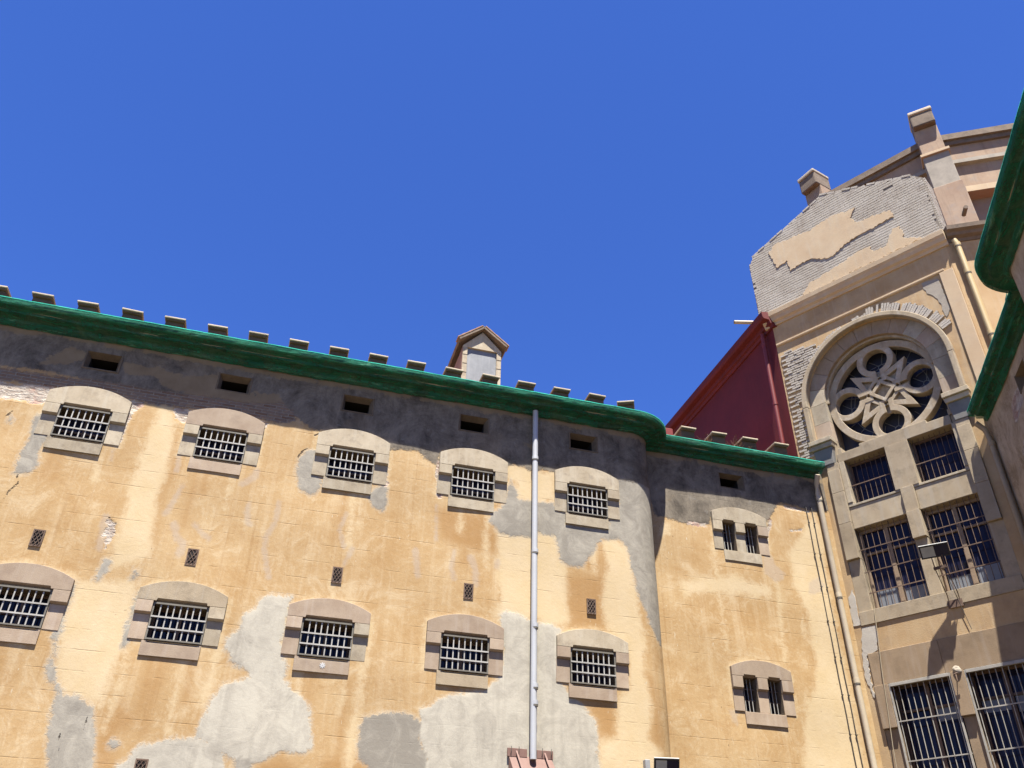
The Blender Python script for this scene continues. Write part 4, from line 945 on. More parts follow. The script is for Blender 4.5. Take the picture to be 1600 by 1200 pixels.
# roof behind the parapet
g = G(); g.add([(VL - 8.0, 4.7, 17.47), (VL, 0.35, 17.47), (VR, 0.35, 17.47), (VR + 8.0, 4.7, 17.47), (2.3, 6.3, 21.2), (-2.3, 6.3, 21.2), (-6.5, 9.0, 21.2), (6.5, 9.0, 21.2)], [(1, 2, 4, 5), (0, 1, 5, 6), (2, 3, 7, 4)])
g.build('roof', M['red'], tower, fix=False)
# gable parapet with bare brickwork
GB = [(-2.72, 17.492), (2.52, 17.492), (2.53, 19.45), (2.28, 19.72), (-0.10, 20.70), (-2.54, 19.80), (-2.74, 19.50)]
g = G(); g.slab(GB, -0.085, 0.40)
gab = g.build('gable_parapet', M['mortar'], tower)
br = G(); r_ = random.Random(5); z = 17.50; k = 0
while z < 20.8:
    h = 0.086; x = -2.9 + (0.15 if k % 2 else 0) + r_.uniform(-0.03, 0.03)
    while x < 2.6:
        L = 0.285 + r_.uniform(-0.02, 0.02); xc, zc = x + L / 2, z + h / 2
        tilt = r_.uniform(-0.004, 0.004)
        ins = [px for px in np.linspace(x, x + L, 13) if inside(GB, px, zc)]
        if len(ins) >= 4: xc, Lb = (ins[0] + ins[-1]) / 2, ins[-1] - ins[0]
        else: Lb = 0.0
        if Lb > 0.08 and r_.random() > 0.012:
            pr_ = 0.098 + r_.uniform(-0.001, 0.003)
            hz = h / 2 - 0.005 - r_.uniform(0, 0.005)
            br.obox((xc, -pr_ + 0.04, zc), (math.cos(tilt), 0, math.sin(tilt)), (0, 1, 0), (-math.sin(tilt), 0, math.cos(tilt)), Lb / 2 - 0.0025, 0.04, hz)
        x += L
    z += h; k += 1
# brick return at the right end of the gable, thin coping bricks on the slopes
z = 17.5
while z < 19.4:
    y = -0.07
    while y < 0.36:
        br.obox((2.535, y + 0.07, z + 0.039), (1, 0, 0), (0, 1, 0), (0, 0, 1), 0.03 + r_.uniform(0, 0.008), 0.063, 0.031)
        y += 0.14
    z += 0.078
for (xa, za), (xb, zb) in ((GB[4], GB[5]), (GB[3], GB[4])):
    a, b = Vector((xa, 0, za)), Vector((xb, 0, zb)); d = (b - a); L = d.length; d.normalize(); t_ = 0.0
    nn = Vector((-d.z, 0, d.x));  nn = nn if nn.z > 0 else -nn
    while t_ < L - 0.1:
        l_ = 0.24 + r_.uniform(-0.03, 0.03)
        if r_.random() > 0.03:
            br.obox(a + d * (t_ + l_ / 2) + nn * (0.012 + r_.uniform(-0.006, 0.005)) + Vector((0, 0.12, 0)), d, (0, 1, 0), nn, l_ / 2 - 0.01, 0.225 + r_.uniform(-0.02, 0.01), 0.03)
        t_ += l_
bo = br.build('brickwork', M['whitewash'], gab, fix=False); bo['kind'] = 'stuff'
GP1 = [(-1.37, 19.71), (-1.18, 19.73), (-0.73, 19.62), (-0.31, 19.71), (0.03, 19.73), (0.45, 19.62), (0.67, 19.61), (0.45, 19.33), (0.6, 19.04), (0.96, 19.01), (1.51, 18.91), (1.55, 18.64), (1.08, 18.61), (0.56, 18.61), (0.22, 18.55), (-0.26, 18.34), (-0.47, 18.37), (-0.87, 18.62), (-1.22, 18.62), (-1.52, 18.56), (-1.56, 18.98), (-1.88, 18.89), (-2.06, 19.59), (-1.78, 19.79)]
GP2 = [(-1.3, 17.60), (-1.08, 17.81), (-0.35, 17.91), (0.44, 18.07), (0.75, 18.07), (0.8, 17.83), (1.15, 17.81), (1.41, 18.25), (1.61, 18.25), (1.64, 17.76), (2.02, 17.56), (2.02, 17.50), (-1.3, 17.50)]
for kk, pp in enumerate((GP1, GP2)):
    G().slab(jag(pp, 0.03, 0.045, 3 + kk), -0.120, -0.08).build('plaster_remnant', M['plaster_cream'], gab, bevel=0.006)
# bare whitewashed brick beside the arch
BL = [(-2.40, 16.05), (-1.82, 15.95), (-1.45, 15.87), (-1.16, 15.67), (-0.98, 15.86), (-0.62, 15.97), (-0.9, 15.86), (-1.4, 15.46), (-1.86, 14.8), (-2.01, 14.2), (-2.02, 12.98), (-2.05, 12.6), (-2.40, 12.6)]
b2 = G(); z = 12.6; k = 0
while z < 16.1:
    x = -2.47 + (0.12 if k % 2 else 0)
    while x < -0.5:
        L = 0.24 + r_.uniform(-0.03, 0.03)
        if inside(BL, x + L / 2, z + 0.035) and r_.random() > 0.04 and x > -2.419:
            b2.obox((x + L / 2, -0.002 - r_.uniform(0, 0.016), z + 0.035), (1, 0, r_.uniform(-0.03, 0.03)), (0, 1, 0), (0, 0, 1), min(L / 2 - 0.006, 0.118), 0.03, 0.029 - r_.uniform(0, 0.005))
        x += L
    z += 0.076; k += 1
a_ = 20.0
while a_ < 140:                       # brick soldier ring over the hood
    rr0, rr1 = 1.955, 2.20 + r_.uniform(-0.03, 0.03)
    if a_ > 84: rr1 = 2.05 + r_.uniform(-0.03, 0.03)
    if r_.random() > 0.05 and not (95 < a_ < 104):
        d = Vector((math.cos(R(a_)), 0, math.sin(R(a_)))); tn = Vector((-d.z, 0, d.x))
        b2.obox(Vector((AX, -0.004 - r_.uniform(0, 0.014), AZ)) + d * (rr0 + rr1) / 2, d, (0, 1, 0), tn, (rr1 - rr0) / 2, 0.03, 0.0285)
    a_ += 1.85
o = b2.build('brickwork', M['whitewash'], tower, fix=False); o['kind'] = 'stuff'
# lost plaster and fillings
G().slab(jag([(2.24, 14.36), (2.40, 14.30), (2.42, 13.87), (2.38, 13.58), (2.22, 13.62), (2.14, 14.01)], 0.03, 0.06, 2), -0.018, 0.05).build('filled_hole', M['cement_white'], tower, bevel=0.008)
G().slab(jag([(-1.9, 8.87), (-1.76, 9.03), (-1.745, 8.67), (-1.745, 8.2), (-1.92, 8.2)], 0.02, 0.06, 4), -0.012, 0.05).build('filled_hole', M['cement_white'], tower, bevel=0.005)
G().slab(jag([(-1.74, 8.12), (-1.4, 8.10), (-1.5, 7.58), (-1.76, 7.5), (-1.79, 6.6), (-1.88, 6.99), (-1.9, 7.32), (-1.84, 7.69)], 0.02, 0.06, 5), -0.012, 0.05).build('filled_hole', M['cement_white'], tower, bevel=0.005)
G().slab(jag([(1.66, 16.25), (2.05, 16.2), (2.1, 15.2), (1.95, 15.0), (1.9, 15.6), (1.7, 15.9)], 0.025, 0.08, 6), -0.010, 0.05).build('filled_hole', M['plaster_grey'], tower, bevel=0.004)
# pilaster strip at the right corner
G().box(2.12, VR - 0.02, -0.05, 0.05, 12.0, 16.29).build('corner_pilaster', M['plaster_cream'], tower, bevel=0.01)

# ---- rose window
rose = G()
rose.slab(arc(AX, AZ, RI + 0.2, 0, 180, 28) + [(AX - RI - 0.2, 12.3), (AX + RI + 0.2, 12.3)], 0.68, 0.72)
rose = rose.build('rose_window', M['glass_dusty'], tower)
n_v = 11
for i in range(n_v):
    a0, a1 = 180.0 * i / n_v + 0.12, 180.0 * (i + 1) / n_v - 0.12
    mat = M['stone_brown'] if i in (3, 4, 5, 6, 7, 8) else M['stone_pink'] if i % 2 else M['stone']  # browner upper voussoirs stand in for the hood mould's shadow
    G().ring(arc(AX, AZ, RO - 0.002, a0, a1, 6), arc(AX, AZ, RI, a0, a1, 6), 0.07, 0.75, closed=False).build('voussoir', mat, rose, bevel=0.004)
for sgn in (-1, 1):
    xa, xb = sorted((AX + sgn * RI, AX + sgn * (RO - 0.002)))
    for za, zb, mt in ((12.96, 13.48, 'stone_pink'), (13.484, AZ - 0.004, 'stone')):
        G().box(xa, xb, 0.07, 0.75, za, zb).build('jamb_stone', M[mt], rose, bevel=0.005)
    G().box(xa, xb, 0.075, 0.75, 12.2, 12.957).build('jamb_stone', M['stone_grey'], rose, bevel=0.005)
hm = G().ring(arc(AX, AZ, 1.935, -2, 182, 60), arc(AX, AZ, RO, -2, 182, 60), -0.13, 0.15, closed=False, smooth=False)
for sgn in (-1, 1):
    xa, xb = sorted((AX + sgn * 1.801, AX + sgn * 1.935)); hm.box(xa, xb, -0.128, 0.15, 12.96, AZ - 0.06)
hm.build('hood_mould', M['stone_grey'], rose, bevel=0.02)
G().ring(arc(AX, AZ, RI - 0.001, 0, 180, 40), arc(AX, AZ, RI - 0.06, 0, 180, 40), 0.17, 0.62, closed=False).build('inner_moulding', M['tracery'], rose)
for xa, xb in ((-2.03, -1.43), (1.32, 1.92)):
    imp = G(); imp.slab([(xa, 12.83), (xb, 12.83), (xb, 12.955), (xa, 12.955)], -0.16, 0.2)
    imp.slab([(xa + 0.03, 12.70), (xb - 0.03, 12.70), (xb - 0.01, 12.828), (xa + 0.01, 12.828)], -0.11, 0.2)
    imp.build('impost_stone', M['stone'], rose, bevel=0.012)
    G().slab([(xa + 0.1, 12.22), (xb - 0.08, 12.22), (xb - 0.05, 12.697), (xa + 0.05, 12.697)], -0.06, 0.2).build('corbel_stone', M['corbel'], rose, bevel=0.02)
CX, CZ = -0.03, 13.88
F0, F1 = 0.25, 0.47                    # tracery front and back
def circ(r, n=64): return [(CX + r * math.cos(2 * math.pi * i / n), CZ + r * math.sin(2 * math.pi * i / n)) for i in range(n)]
G().ring(circ(1.42), circ(1.235), F0, F1).build('tracery_ring', M['tracery'], rose, bevel=0.012)
def keyhole(r, hw, d0, dc, n=36):
    """closed outline: circle of radius r centred at distance dc on +x, opened by a slot of half width hw to distance d0"""
    a = math.asin(min(0.999, hw / r))
    pts = [(d0, -hw)]
    for i in range(n + 1):
        t_ = -math.pi + a + (2 * math.pi - 2 * a) * i / n
        pts.append((dc + r * math.cos(t_), r * math.sin(t_)))
    pts.append((d0, hw))
    return pts
for q in range(4):
    w = R(90 * q)
    def tr(p): return (CX + p[0] * math.cos(w) - p[1] * math.sin(w), CZ + p[0] * math.sin(w) + p[1] * math.cos(w))
    outer = [tr(p) for p in keyhole(0.475, 0.165, 0.27, 0.935)]
    inner = [tr(p) for p in keyhole(0.315, 0.05, 0.34, 0.935)]
    G().ring(outer, inner, F0 + 0.004 + 0.002 * q, F1 + 0.01 + 0.003 * q).build('tracery_circle', M['tracery'], rose, bevel=0.010)
    w = R(90 * q + 45)
    def tri(tip, base, hw):
        c_ = [(tip, 0.0), (base, hw), (base, -hw)]; out = []
        for e in range(3):
            p_, q_ = c_[e], c_[(e + 1) % 3]
            out += [(p_[0] + (q_[0] - p_[0]) * f, p_[1] + (q_[1] - p_[1]) * f) for f in (0.0, 1 / 3, 2 / 3)]
        return out
    o3 = [tr(p) for p in tri(1.02, 0.30, 0.30)]
    i3 = [tr(p) for p in tri(0.66, 0.385, 0.125)]
    G().ring(o3, i3, F0 + 0.014 + 0.002 * q, F1 - 0.01 - 0.003 * q).build('tracery_point', M['tracery'], rose, bevel=0.008)
dm_o = [(CX + 0.335 * math.cos(R(90 * i)), CZ + 0.335 * math.sin(R(90 * i))) for i in range(4)]
dm_i = [(CX + 0.215 * math.cos(R(90 * i)), CZ + 0.215 * math.sin(R(90 * i))) for i in range(4)]
G().ring(dm_o, dm_i, F0 - 0.006, F1 - 0.03).build('tracery_centre', M['tracery'], rose, bevel=0.008)
G().slab(circ(0.63, 40), F0 + 0.11, F0 + 0.17).build('tracery_backing', M['tracery'], rose)
ld = G()
for q in range(4):
    cx, cz = CX + 0.935 * math.cos(R(90 * q)), CZ + 0.935 * math.sin(R(90 * q))
    def cc(r): return [(cx + r * math.cos(2 * math.pi * i / 20), cz + r * math.sin(2 * math.pi * i / 20)) for i in range(20)]
    ld.ring(cc(0.085), cc(0.065), 0.665, 0.679)
    for k in range(6):
        a = R(60 * k + 15); d = Vector((math.cos(a), 0, math.sin(a))); tn = Vector((-d.z, 0, d.x))
        ld.obox(Vector((cx, 0.672, cz)) + d * 0.235, d, (0, 1, 0), tn, 0.15, 0.007, 0.009)
    for k in range(4):
        a = R(90 * q + 45 + (k - 1.5) * 16); d = Vector((math.cos(a), 0, math.sin(a))); tn = Vector((-d.z, 0, d.x))
        ld.obox(Vector((CX, 0.672, CZ)) + d * 1.1, d, (0, 1, 0), tn, 0.3, 0.007, 0.009)
    ld.ring(circ(1.02 + 0.012 * q, 48), circ(1.0 + 0.012 * q, 48), 0.667, 0.677) if q == 0 else None
ld.build('lead_cames', M['lead'], rose, fix=False)

# ---- stone framework of the window bay
G().slab([(-1.445, 12.225), (1.325, 12.225), (1.325, 12.47), (0.80, 12.47), (0.80, 12.545), (-0.85, 12.545), (-0.85, 12.47), (-1.445, 12.47)], 0.02, 0.60).build('lintel_stone', M['stone_grey'], tower, bevel=0.012)
for xa, xb in ((-1.39, -1.30), (1.30, 1.39)):
    G().box(xa, xb, 0.03, 0.5, 12.472, 12.62).build('lintel_lug', M['stone_grey'], tower, bevel=0.01)
# piers: long upper block, proud, and the plain lower shaft
for xa, xb, lab in ((-1.733, -1.432, 'pier_stone'), (1.402, 1.703, 'pier_stone')):
    for za, zb in ((9.70, 10.60), (10.604, 11.42), (11.424, 12.05)):
        G().box(xa, xb, -0.07, 0.55, za, zb).build(lab, M['stone_grey'], tower, bevel=0.008)
    G().box(xa, xb, -0.04, 0.55, 12.054, 12.222).build(lab, M['stone_grey'], tower, bevel=0.008)
    G().box(xa, xb, 0.015, 0.55, 8.474, 9.697).build(lab, M['stone_grey'], tower, bevel=0.008)
    G().box(xa, xb, -0.07, 0.55, 5.97, 6.846).build(lab, M['stone_brown'], tower, bevel=0.008)
    G().box(xa, xb, 0.015, 0.55, 0, 5.967).build(lab, M['stone_brown'], tower, bevel=0.008)
for za, zb, y0, xa, xb in ((11.05, 12.222, 0.0, -0.275, 0.275), (10.434, 11.047, -0.045, -0.155, 0.14), (9.78, 10.431, -0.075, -0.152, 0.137), (8.474, 9.777, 0.02, -0.146, 0.131), (5.99, 6.846, -0.07, -0.14, 0.13), (0, 5.987, 0.02, -0.134, 0.124)):
    G().box(xa, xb, y0, 0.55, za, zb).build('mullion_stone', M['stone_grey'] if za > 8 else M['stone_brown'], tower, bevel=0.008)
for xa, xb in ((-1.43, -0.157), (0.142, 1.40)):
    G().box(xa, xb, 0.03, 0.55, 10.436, 10.99).build('transom_panel', M['stone_grey'], tower, bevel=0.01)
    G().slab([(xa, 10.994), (xb, 10.994), (xb, 11.10), (xb - 0.10, 11.10), (xb - 0.10, 11.05), (xa + 0.13, 11.05), (xa + 0.13, 11.10), (xa, 11.10)], 0.012, 0.55).build('window_sill', M['stone'], tower, bevel=0.008)
G().box(-1.735, 1.702, -0.025, 0.55, 8.163, 8.471).build('sill_stone', M['stone_grey'], tower, bevel=0.008)
for xa, xb in ((-1.732, -0.23), (-0.227, 1.70)):
    G().box(xa, xb, -0.03, 0.55, 6.85, 7.542).build('lintel_stone', M['stone_brown'], tower, bevel=0.008)

def bay_window(kind, xa, xb, za, zb):
    """glazed opening with a wooden frame and an iron grille"""
    depth = {'top': 0.36, 'mid': 0.30, 'low': 0.34}[kind]
    g = G().box(xa - 0.05, xb + 0.05, depth, depth + 0.03, za - 0.05, zb + 0.05)
    w_ = g.build('barred_window', M['glass'], tower)
    tan = M['wood_tan'] if kind == 'mid' else M['wood']
    f = G(); t_ = 0.055 if kind != 'mid' else 0.075
    f.box(xa + 0.002, xa + t_, depth - 0.06, depth - 0.004, za + 0.002, zb - 0.002); f.box(xb - t_, xb - 0.002, depth - 0.06, depth - 0.004, za + 0.002, zb - 0.002)
    f.box(xa + t_, xb - t_, depth - 0.058, depth - 0.004, zb - t_, zb - 0.002); f.box(xa + t_, xb - t_, depth - 0.058, depth - 0.004, za + 0.002, za + t_)
    f.build('window_frame', tan, w_, bevel=0.006)
    if kind != 'top':
        xm = (xa + xb) / 2
        G().box(xm - 0.05, xm + 0.05, depth - 0.065, depth - 0.003, za + t_, zb - t_).build('window_mullion', tan, w_, bevel=0.006)
        zt = zb - (0.62 if kind == 'mid' else 0.55)
        for p, q in ((xa + t_, xm - 0.05), (xm + 0.05, xb - t_)):
            G().box(p, q, depth - 0.055, depth - 0.003, zt, zt + 0.05).build('window_rail', tan, w_, bevel=0.005)
            bl = random.Random(int(p * 100)).uniform(0.25, 0.5)
            if kind == 'mid':
                G().box(p + 0.02, q - 0.02, depth - 0.012, depth - 0.004, za + t_, za + t_ + bl).build('blind_and_reflection', M['blind_and_reflection'], w_)
            elif p > 0.2 or q > -0.6:
                G().box(p + 0.01, q - 0.01, depth - 0.012, depth - 0.004, zt - bl * 0.8, zt - 0.002).build('blind_and_reflection', M['blind_and_reflection'], w_)  # low windows: grey panel painted as a reflection in the glass
    nb, hz, rr = {'top': (8, (0.55,), 0.007), 'mid': (9, (0.27, 0.55, 0.80), 0.008), 'low': (10, (0.28, 0.56, 0.83), 0.010)}[kind]
    yb = {'top': 0.16, 'mid': 0.08, 'low': 0.0}[kind]
    bm_ = M['rust'] if kind != 'low' else M['steel_light']
    me = G().tube([(0, 0, za + 0.004), (0, 0, zb - 0.004)], rr, 6).mesh('bar')
    r2 = random.Random(int(xa * 10 + za))
    for i in range(nb):
        link('bar', me, bm_, w_, loc=(xa + (xb - xa) * (i + 0.6) / (nb + 0.2) + r2.uniform(-0.006, 0.006), yb, 0))
    for hfrac in hz:
        z_ = zb - (zb - za) * hfrac
        G().box(xa - 0.01, xb + 0.01, yb - 0.020, yb - 0.008, z_ - 0.012, z_ + 0.012).build('bar', bm_, w_)
    if kind == 'low':
        f2 = G(); y0, y1 = -0.045, -0.006
        f2.box(xa + 0.003, xa + 0.04, y0, y1, za, zb - 0.003); f2.box(xb - 0.04, xb - 0.003, y0, y1, za, zb - 0.003); f2.box(xa + 0.04, xb - 0.04, y0 - 0.02, y1, zb - 0.07, zb - 0.003)
        f2.build('grille_frame', M['steel_light'], w_, bevel=0.005)
    return w_
bay_window('top', -1.30, -0.277, 11.05, 12.222); bay_window('top', 0.277, 1.30, 11.05, 12.222)
for xa, xb in ((-1.43, -1.302), (1.302, 1.40)):
    G().box(xa, xb, 0.0, 0.55, 11.102, 12.222).build('jamb_stone', M['stone'], tower, bevel=0.01)
bay_window('mid', -1.43, -0.15, 8.474, 10.432); bay_window('mid', 0.135, 1.40, 8.474, 10.432)
bay_window('low', -1.43, -0.138, 4.1, 6.846); bay_window('low', 0.128, 1.40, 4.1, 6.846)
g = G(); g.box(-1.43, -0.138, 0.02, 0.5, 0, 4.09); g.box(0.128, 1.40, 0.02, 0.5, 0, 4.09)
g.build('parapet_wall', M['plaster'], tower)

# ---- twelve-sided drum above
DC, DA = 13.8, 7.77
drum_parts = []
def drum_pt(ang, r): return Vector((r * math.sin(ang), DC - r * math.cos(ang), 0))
hv = DA / math.cos(R(15))
for k in range(-1, 5):
    a0, a1 = R(30 * k - 15), R(30 * k + 15)
    def wallring(r0, r1, z0, z1, name, mat):
        g = G(); vs = []
        for z in (z0, z1):
            for a, r in ((a0, r1), (a1, r1), (a1, r0), (a0, r0)):
                p = drum_pt(a, r); vs.append((p.x, p.y, z))
        g.add(vs, [(0, 1, 2, 3), (7, 6, 5, 4), (0, 4, 5, 1), (1, 5, 6, 2), (2, 6, 7, 3), (3, 7, 4, 0)])
        g.build(name, mat, tower)
    wallring(hv - 0.5, hv, 20.4, 26.25, 'drum_wall', M['drum'])
    wallring(hv - 0.5, hv + 0.10, 26.252, 26.45, 'drum_cornice', M['ledge_dark'])
    wallring(hv - 0.5, hv + 0.20, 26.452, 26.72, 'drum_cornice', M['ledge_dark'])
    wallring(hv - 0.2, hv + 0.16, 25.25, 25.42, 'drum_band', M['plaster_grey'])
    wallring(hv - 0.2, hv + 0.45, 23.55, 23.80, 'drum_ledge', M['plaster_cream'])
for k in range(-1, 5):
    a = R(30 * k + 15); d = Vector((math.sin(a), -math.cos(a), 0)); tn = Vector((math.cos(a), math.sin(a), 0))
    def pil(z0, z1, out, hw, name, mat, bev=0.02):
        c = drum_pt(a, hv - 0.25 + (out + 0.25) / 2); c.z = (z0 + z1) / 2
        G().obox(c, tn, d, (0, 0, 1), hw, (out + 0.25) / 2, (z1 - z0) / 2).build(name, mat, tower, bevel=bev)
    pil(20.4, 23.9, 0.62, 0.46, 'drum_buttress', M['drum'])
    pil(23.9, 25.5, 0.50, 0.42, 'drum_buttress', M['plaster_grey'])
    pil(25.5, 25.62, 0.58, 0.47, 'buttress_moulding', M['plaster_cream'], 0.01)
    pil(25.62, 27.0, 0.40, 0.38, 'drum_buttress', M['drum'])
    pil(27.0, 27.62, 0.62, 0.38, 'buttress_cap', M['ledge_dark'], 0.05)
    pil(27.62, 27.78, 0.66, 0.40, 'buttress_cap', M['vent_cap'], 0.04)  # dark block and pale top paint a shaded underside and lit top
g = G(); g.slab([(-6, 26.0), (6, 26.0), (6, 26.1), (-6, 26.1)], 8.0, 20.0); g.build('drum_roof', M['tile'], tower)
# rainwater spouts
G().tube([(-3.34, -0.46, 17.44), (-3.01, -0.12, 17.45), (-2.75, 0.15, 17.46)], 0.055, 12, cap=False).build('rain_spout', M['pipe_cream'], tower, fix=False)
d = face_dir(1)
G().tube([(3.05, 0.35, 18.0), (3.20, 0.07, 17.98)], 0.055, 12).build('rain_spout', M['ledge_dark'], tower)
G().box(-3.05, -2.80, 0.6, 1.0, 17.4, 19.25).build('parapet_stub', M['red'], tower, bevel=0.03)
# ------------------------------------------------------------------ pipes, lamps, cables
def downpipe(label, org, rot, pts, r, mat, collars, brackets=True, cat='drainpipe', wall_dir=(0, 1, 0)):
    t = thing('downpipe', label, cat, org, rot)
    G().tube(pts, r, 14).build('pipe', mat, t)
    for c, e in collars:
        c = Vector(c)
        G().tube([c - Vector((0, 0, e)), c + Vector((0, 0, e))], [r * 1.17, r * 1.17], 14).build('collar', mat, t)
        if brackets:
            G().tube([c - Vector((0, 0, e + 0.03)), c - Vector((0, 0, e + 0.008))], r * 1.14, 12).build('bracket', M['bar_dark'], t)
            wd = Vector(wall_dir)
            G().obox(c - Vector((0, 0, e + 0.02)) + wd * (r + 0.05), wd, (0, 0, 1), wd.cross(Vector((0, 0, 1))), 0.06, 0.012, 0.008).build('bracket', M['bar_dark'], t)
    return t
x = 4.285
downpipe('pale grey drainpipe running down the middle of the left wall', A_ORG, A_ROT,
         [(x + 0.015, -0.13, 11.95), (x + 0.01, -0.13, 11.0), (x, -0.13, 8.0), (x - 0.01, -0.13, 4.72)], 0.060, M['pipe_grey'],
         [((x + 0.01, -0.13, z), 0.035) for z in (10.75, 8.62, 7.1, 5.98, 5.68)])
# rust-red sheet cover at the foot of the grey pipe
t = thing('pipe_cover', 'rust red sheet metal cover at the foot of the grey drainpipe', 'metal cover', A_ORG, A_ROT)
g = G(); g.add([(3.86, -0.03, 4.78), (4.64, -0.03, 4.78), (4.80, -0.46, 4.05), (3.98, -0.46, 4.05), (3.86, -0.03, 3.2), (4.80, -0.03, 3.2), (3.98, -0.46, 3.2), (4.80, -0.46, 3.2)], [(0, 1, 2, 3), (0, 3, 6, 4), (1, 5, 7, 2), (3, 2, 7, 6)])
g.build('sloping_sheet', M['rust_red'], t)
for a, b in ((3.83, 4.19), (4.37, 4.67)):
    G().box(a, b, -0.05, -0.02, 4.76, 4.90).build('fixing_strip', M['rust_red'], t, bevel=0.004)
for a in (3.89, 4.03, 4.46, 4.63):
    G().tube([(a, -0.052, 4.80), (a, -0.075, 4.84), (a + 0.01, -0.06, 4.93)], 0.007, 6).build('hook', M['bar_dark'], t)
for a in (3.98, 4.50):
    G().add([(a, -0.05, 4.86), (a + 0.03, -0.05, 4.86), (a + 0.11, -0.30, 4.42), (a + 0.075, -0.30, 4.42), (a + 0.015, -0.012, 4.80)], [(0, 1, 2, 3)]).build('stay', M['rust_red'], t)
# corner downpipe between the left wing and the tower
downpipe('cream drainpipe in the corner between the left wing and the tower', A_ORG, A_ROT,
         [(11.70, -SET - 0.30, 11.86), (11.72, -SET - 0.16, 11.68), (11.75, -SET - 0.10, 11.45), (11.75, -SET - 0.10, 3.0)], 0.062, M['pipe_cream'],
         [((11.75, -SET - 0.10, z), 0.05) for z in (11.3, 8.86, 6.95)], brackets=True)
downpipe('yellow drainpipe on the plaster wall right of the brick gable', B_ORG, B_ROT,
         [(VR + 0.23, -0.02, 17.08), (VR + 0.26, -0.02, 16.9), (VR + 0.26, -0.02, 11.0)], 0.068, M['pipe_yellow'],
         [((VR + 0.26, -0.02, z), 0.05) for z in (16.9, 16.0, 14.1)])
dR = face_dir(-1); oR = Vector((-0.5, -0.8660254, 0))
pp = Vector((VL, 0, 0)) + dR * 0.36 + oR * 0.13
downpipe('red drainpipe on the dark red wall beside the gable', B_ORG, B_ROT, [(pp.x, pp.y, 17.0), (pp.x, pp.y, 12.2)], 0.06, M['red_pipe'], [((pp.x, pp.y, z), 0.04) for z in (16.6, 14.6, 13.0)], brackets=False)
downpipe('soiled drainpipe in the dark corner under the right netting', B_ORG, B_ROT,
         [(1.86, -0.30, 11.86), (1.97, -0.18, 11.70), (2.0, -0.12, 11.45), (2.0, -0.12, 3.0)], 0.062, M['stone_grey'], [((2.0, -0.12, 11.35), 0.05)], brackets=False)

def floodlight(label, org, rot, c, tilt, yaw, w, h, d):
    t = thing('floodlight', label, 'floodlight', org, rot, 'floodlights on the walls')
    mt = Matrix.Translation(Vector(c)) @ Matrix.Rotation(yaw, 4, 'Z') @ Matrix.Rotation(tilt, 4, 'X')
    def put(g, name, mat, bev=0.006):
        o = g.build(name, mat, t, bevel=bev); o.matrix_local = mt; return o
    put(G().slab([(-w / 2, -h / 2), (w / 2, -h / 2), (w / 2, h / 2), (-w / 2, h / 2)], 0.0, d * 0.5), 'housing', M['black'], 0.012)
    put(G().slab([(-w * 0.36, -h * 0.36), (w * 0.36, -h * 0.36), (w * 0.36, h * 0.36), (-w * 0.36, h * 0.36)], d * 0.5, d), 'housing_back', M['galv'], 0.02)
    put(G().box(-w / 2 + 0.022, 0.0, -0.008, 0.002, -h / 2 + 0.022, h / 2 - 0.022), 'lens', M['lamp_glass'], 0)
    put(G().box(0.002, w / 2 - 0.022, -0.0078, 0.002, -h / 2 + 0.022, h / 2 - 0.022), 'lens', M['glass'], 0)
    put(G().ring([(-w / 2 - .006, -h / 2 - .006), (w / 2 + .006, -h / 2 - .006), (w / 2 + .006, h / 2 + .006), (-w / 2 - .006, h / 2 + .006)], [(-w / 2 + .02, -h / 2 + .02), (w / 2 - .02, -h / 2 + .02), (w / 2 - .02, h / 2 - .02), (-w / 2 + .02, h / 2 - .02)], -0.016, 0.01), 'rim', M['black'], 0.003)
    put(G().box(-w / 2 - 0.008, w / 2 + 0.008, -0.012, d * 0.35, h / 2 + 0.008, h / 2 + 0.018), 'top_plate', M['galv'], 0.003)
    return t
ft = floodlight('black floodlight on a bracket before the right barred tower window', B_ORG, B_ROT, (0.33, -0.45, 9.22), R(30), R(14), 0.56, 0.26, 0.14)
for xx in (0.22, 0.44):
    G().tube([(xx, -0.40, 9.12), (xx, -0.36, 8.86), (xx, -0.06, 8.40), (xx, -0.04, 8.2)], 0.011, 8).build('bracket_arm', M['rust'], ft)
G().box(0.18, 0.48, -0.05, -0.03, 8.10, 8.26).build('base_plate', M['rust'], ft)
G().box(0.20, 0.46, -0.40, -0.37, 8.84, 8.90).build('cross_bar', M['rust'], ft)
G().tube([(0.33, -0.36, 9.1), (0.36, -0.2, 8.8), (0.40, -0.05, 8.3), (0.47, -0.04, 7.8), (0.50, -0.04, 7.6)], 0.007, 6).build('power_lead', M['cable'], ft)
ft2 = floodlight('black floodlight low on the rounded corner of the left wing', A_ORG, A_ROT, (6.70, -0.36, 4.69), R(22), R(-12), 0.44, 0.34, 0.16)
G().box(6.36, 6.45, -0.22, -0.10, 4.62, 4.86).build('junction_box', M['galv'], ft2, bevel=0.008)
G().box(6.40, 6.95, -0.28, -0.02, 4.50, 4.54).build('bracket_arm', M['rust'], ft2)
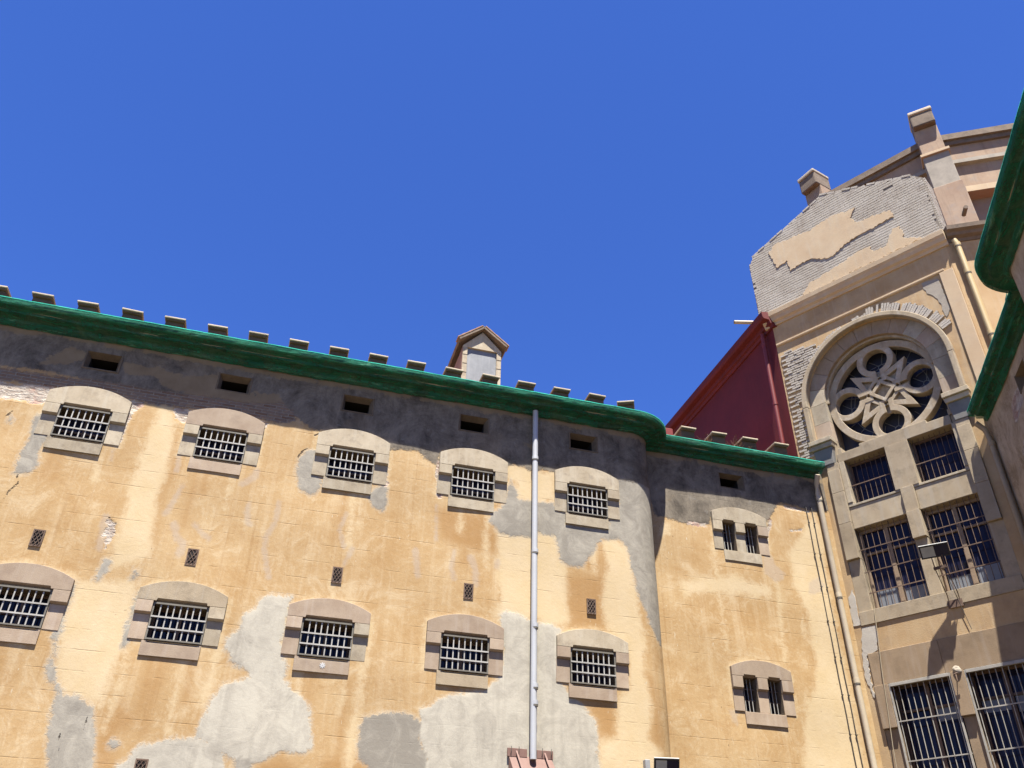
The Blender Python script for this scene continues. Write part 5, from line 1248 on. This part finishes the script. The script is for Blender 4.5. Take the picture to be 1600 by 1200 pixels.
# cables
def cable(label, org, rot, pts, r, mat):
    t = thing('cable', label, 'cable', org, rot)
    G().tube(pts, r, 6).build('wire', mat, t)
    return t
for j, (uu, lab) in enumerate(((11.40, 'thin dark cable, the left of two clipped to the ochre wall near the corner'), (11.52, 'thin dark cable, the right of two clipped to the ochre wall near the corner'))):
    pts = [(uu + 0.03 * (j - 0.5) + 0.004 * math.sin(k * 1.7 + j), -SET - 0.022, 11.05 - 0.4 * k) for k in range(18)]
    pts = [(uu - 0.02, -SET + 0.02, 11.12)] + pts
    tc = cable(lab, A_ORG, A_ROT, pts, 0.010, M['cable'])
    for k in range(2, 17, 2):
        p = pts[k]; G().box(p[0] - 0.022, p[0] + 0.022, p[1] - 0.014, p[1] + 0.01, p[2] - 0.012, p[2] + 0.012).build('clip', M['cable'], tc)
cable('thin pale cable hanging down the tower below the left window', B_ORG, B_ROT, [(-1.36, -0.05, 8.46), (-1.40, -0.07, 7.9), (-1.47, -0.085, 7.2), (-1.53, -0.085, 6.4), (-1.60, -0.085, 5.6), (-1.66, -0.085, 4.2)], 0.009, M['cable_light'])
# broken lamp bracket on the mullion between the lowest windows
t = thing('lamp_bracket', 'lump of pale mortar with an iron hook between the lowest tower windows', 'bracket', B_ORG, B_ROT)
bm = bmesh.new(); bmesh.ops.create_icosphere(bm, subdivisions=3, radius=0.085)
for v in bm.verts:
    v.co *= 1 + 0.35 * mnoise.noise(v.co * 14); v.co.y *= 0.6
me = bpy.data.meshes.new('mortar_lump'); bm.to_mesh(me); bm.free()
link('mortar_lump', me, M['plaster_grey'], t, loc=(0.02, -0.06, 6.86))
G().tube([(0.0, -0.10, 6.80), (0.0, -0.17, 6.74), (0.0, -0.17, 6.62)], 0.012, 6).build('hook', M['rust'], t)
G().tube([(-0.05, -0.16, 6.76), (0.05, -0.16, 6.78)], 0.010, 6).build('cross_piece', M['rust'], t)
# dry weeds behind the net
WL = ('small dry weed behind the net, leftmost of the tufts', 'dry brown weed between the first two vents under the red wall', 'tall dry weed between the middle vents under the red wall', 'short dry weed right of the tallest tuft', 'dry weed next to the last vent under the red wall', 'thin dry sprig at the foot of the red drainpipe')
for j, (uu, h, n) in enumerate(((8.98, 0.30, 14), (9.05, 0.55, 22), (9.80, 0.60, 34), (9.95, 0.36, 22), (10.62, 0.34, 12), (11.55, 0.35, 14))):
    t = thing('dry_weed', WL[j], 'weed', A_ORG, A_ROT, 'weeds on the cornice')
    r_ = random.Random(j); g = G()
    for k in range(n):
        a = r_.uniform(0, 6.28); l = h * r_.uniform(0.5, 1.0); s_ = r_.uniform(0.05, 0.26)
        b = Vector((uu + r_.uniform(-0.06, 0.06), -SET + 0.16 + r_.uniform(-0.05, 0.05), 12.24))
        p1 = b + Vector((math.cos(a) * s_ * 0.4, math.sin(a) * s_ * 0.4, l * 0.6)); p2 = b + Vector((math.cos(a) * s_, math.sin(a) * s_, l))
        g.tube([b, p1, p2], [0.004, 0.003, 0.0015], 4, cap=False)
        for q in range(3):
            c = p1.lerp(p2, r_.random()); e = Vector((r_.uniform(-1, 1), r_.uniform(-1, 1), r_.uniform(-0.3, 1))).normalized() * 0.035
            f_ = Vector((e.y, -e.x, 0.0)) * 0.35
            g.add([c, c + e * 0.5 + f_, c + e, c + e * 0.5 - f_], [(0, 1, 2, 3)])
    g.build('stems', M['weed'], t, fix=False)
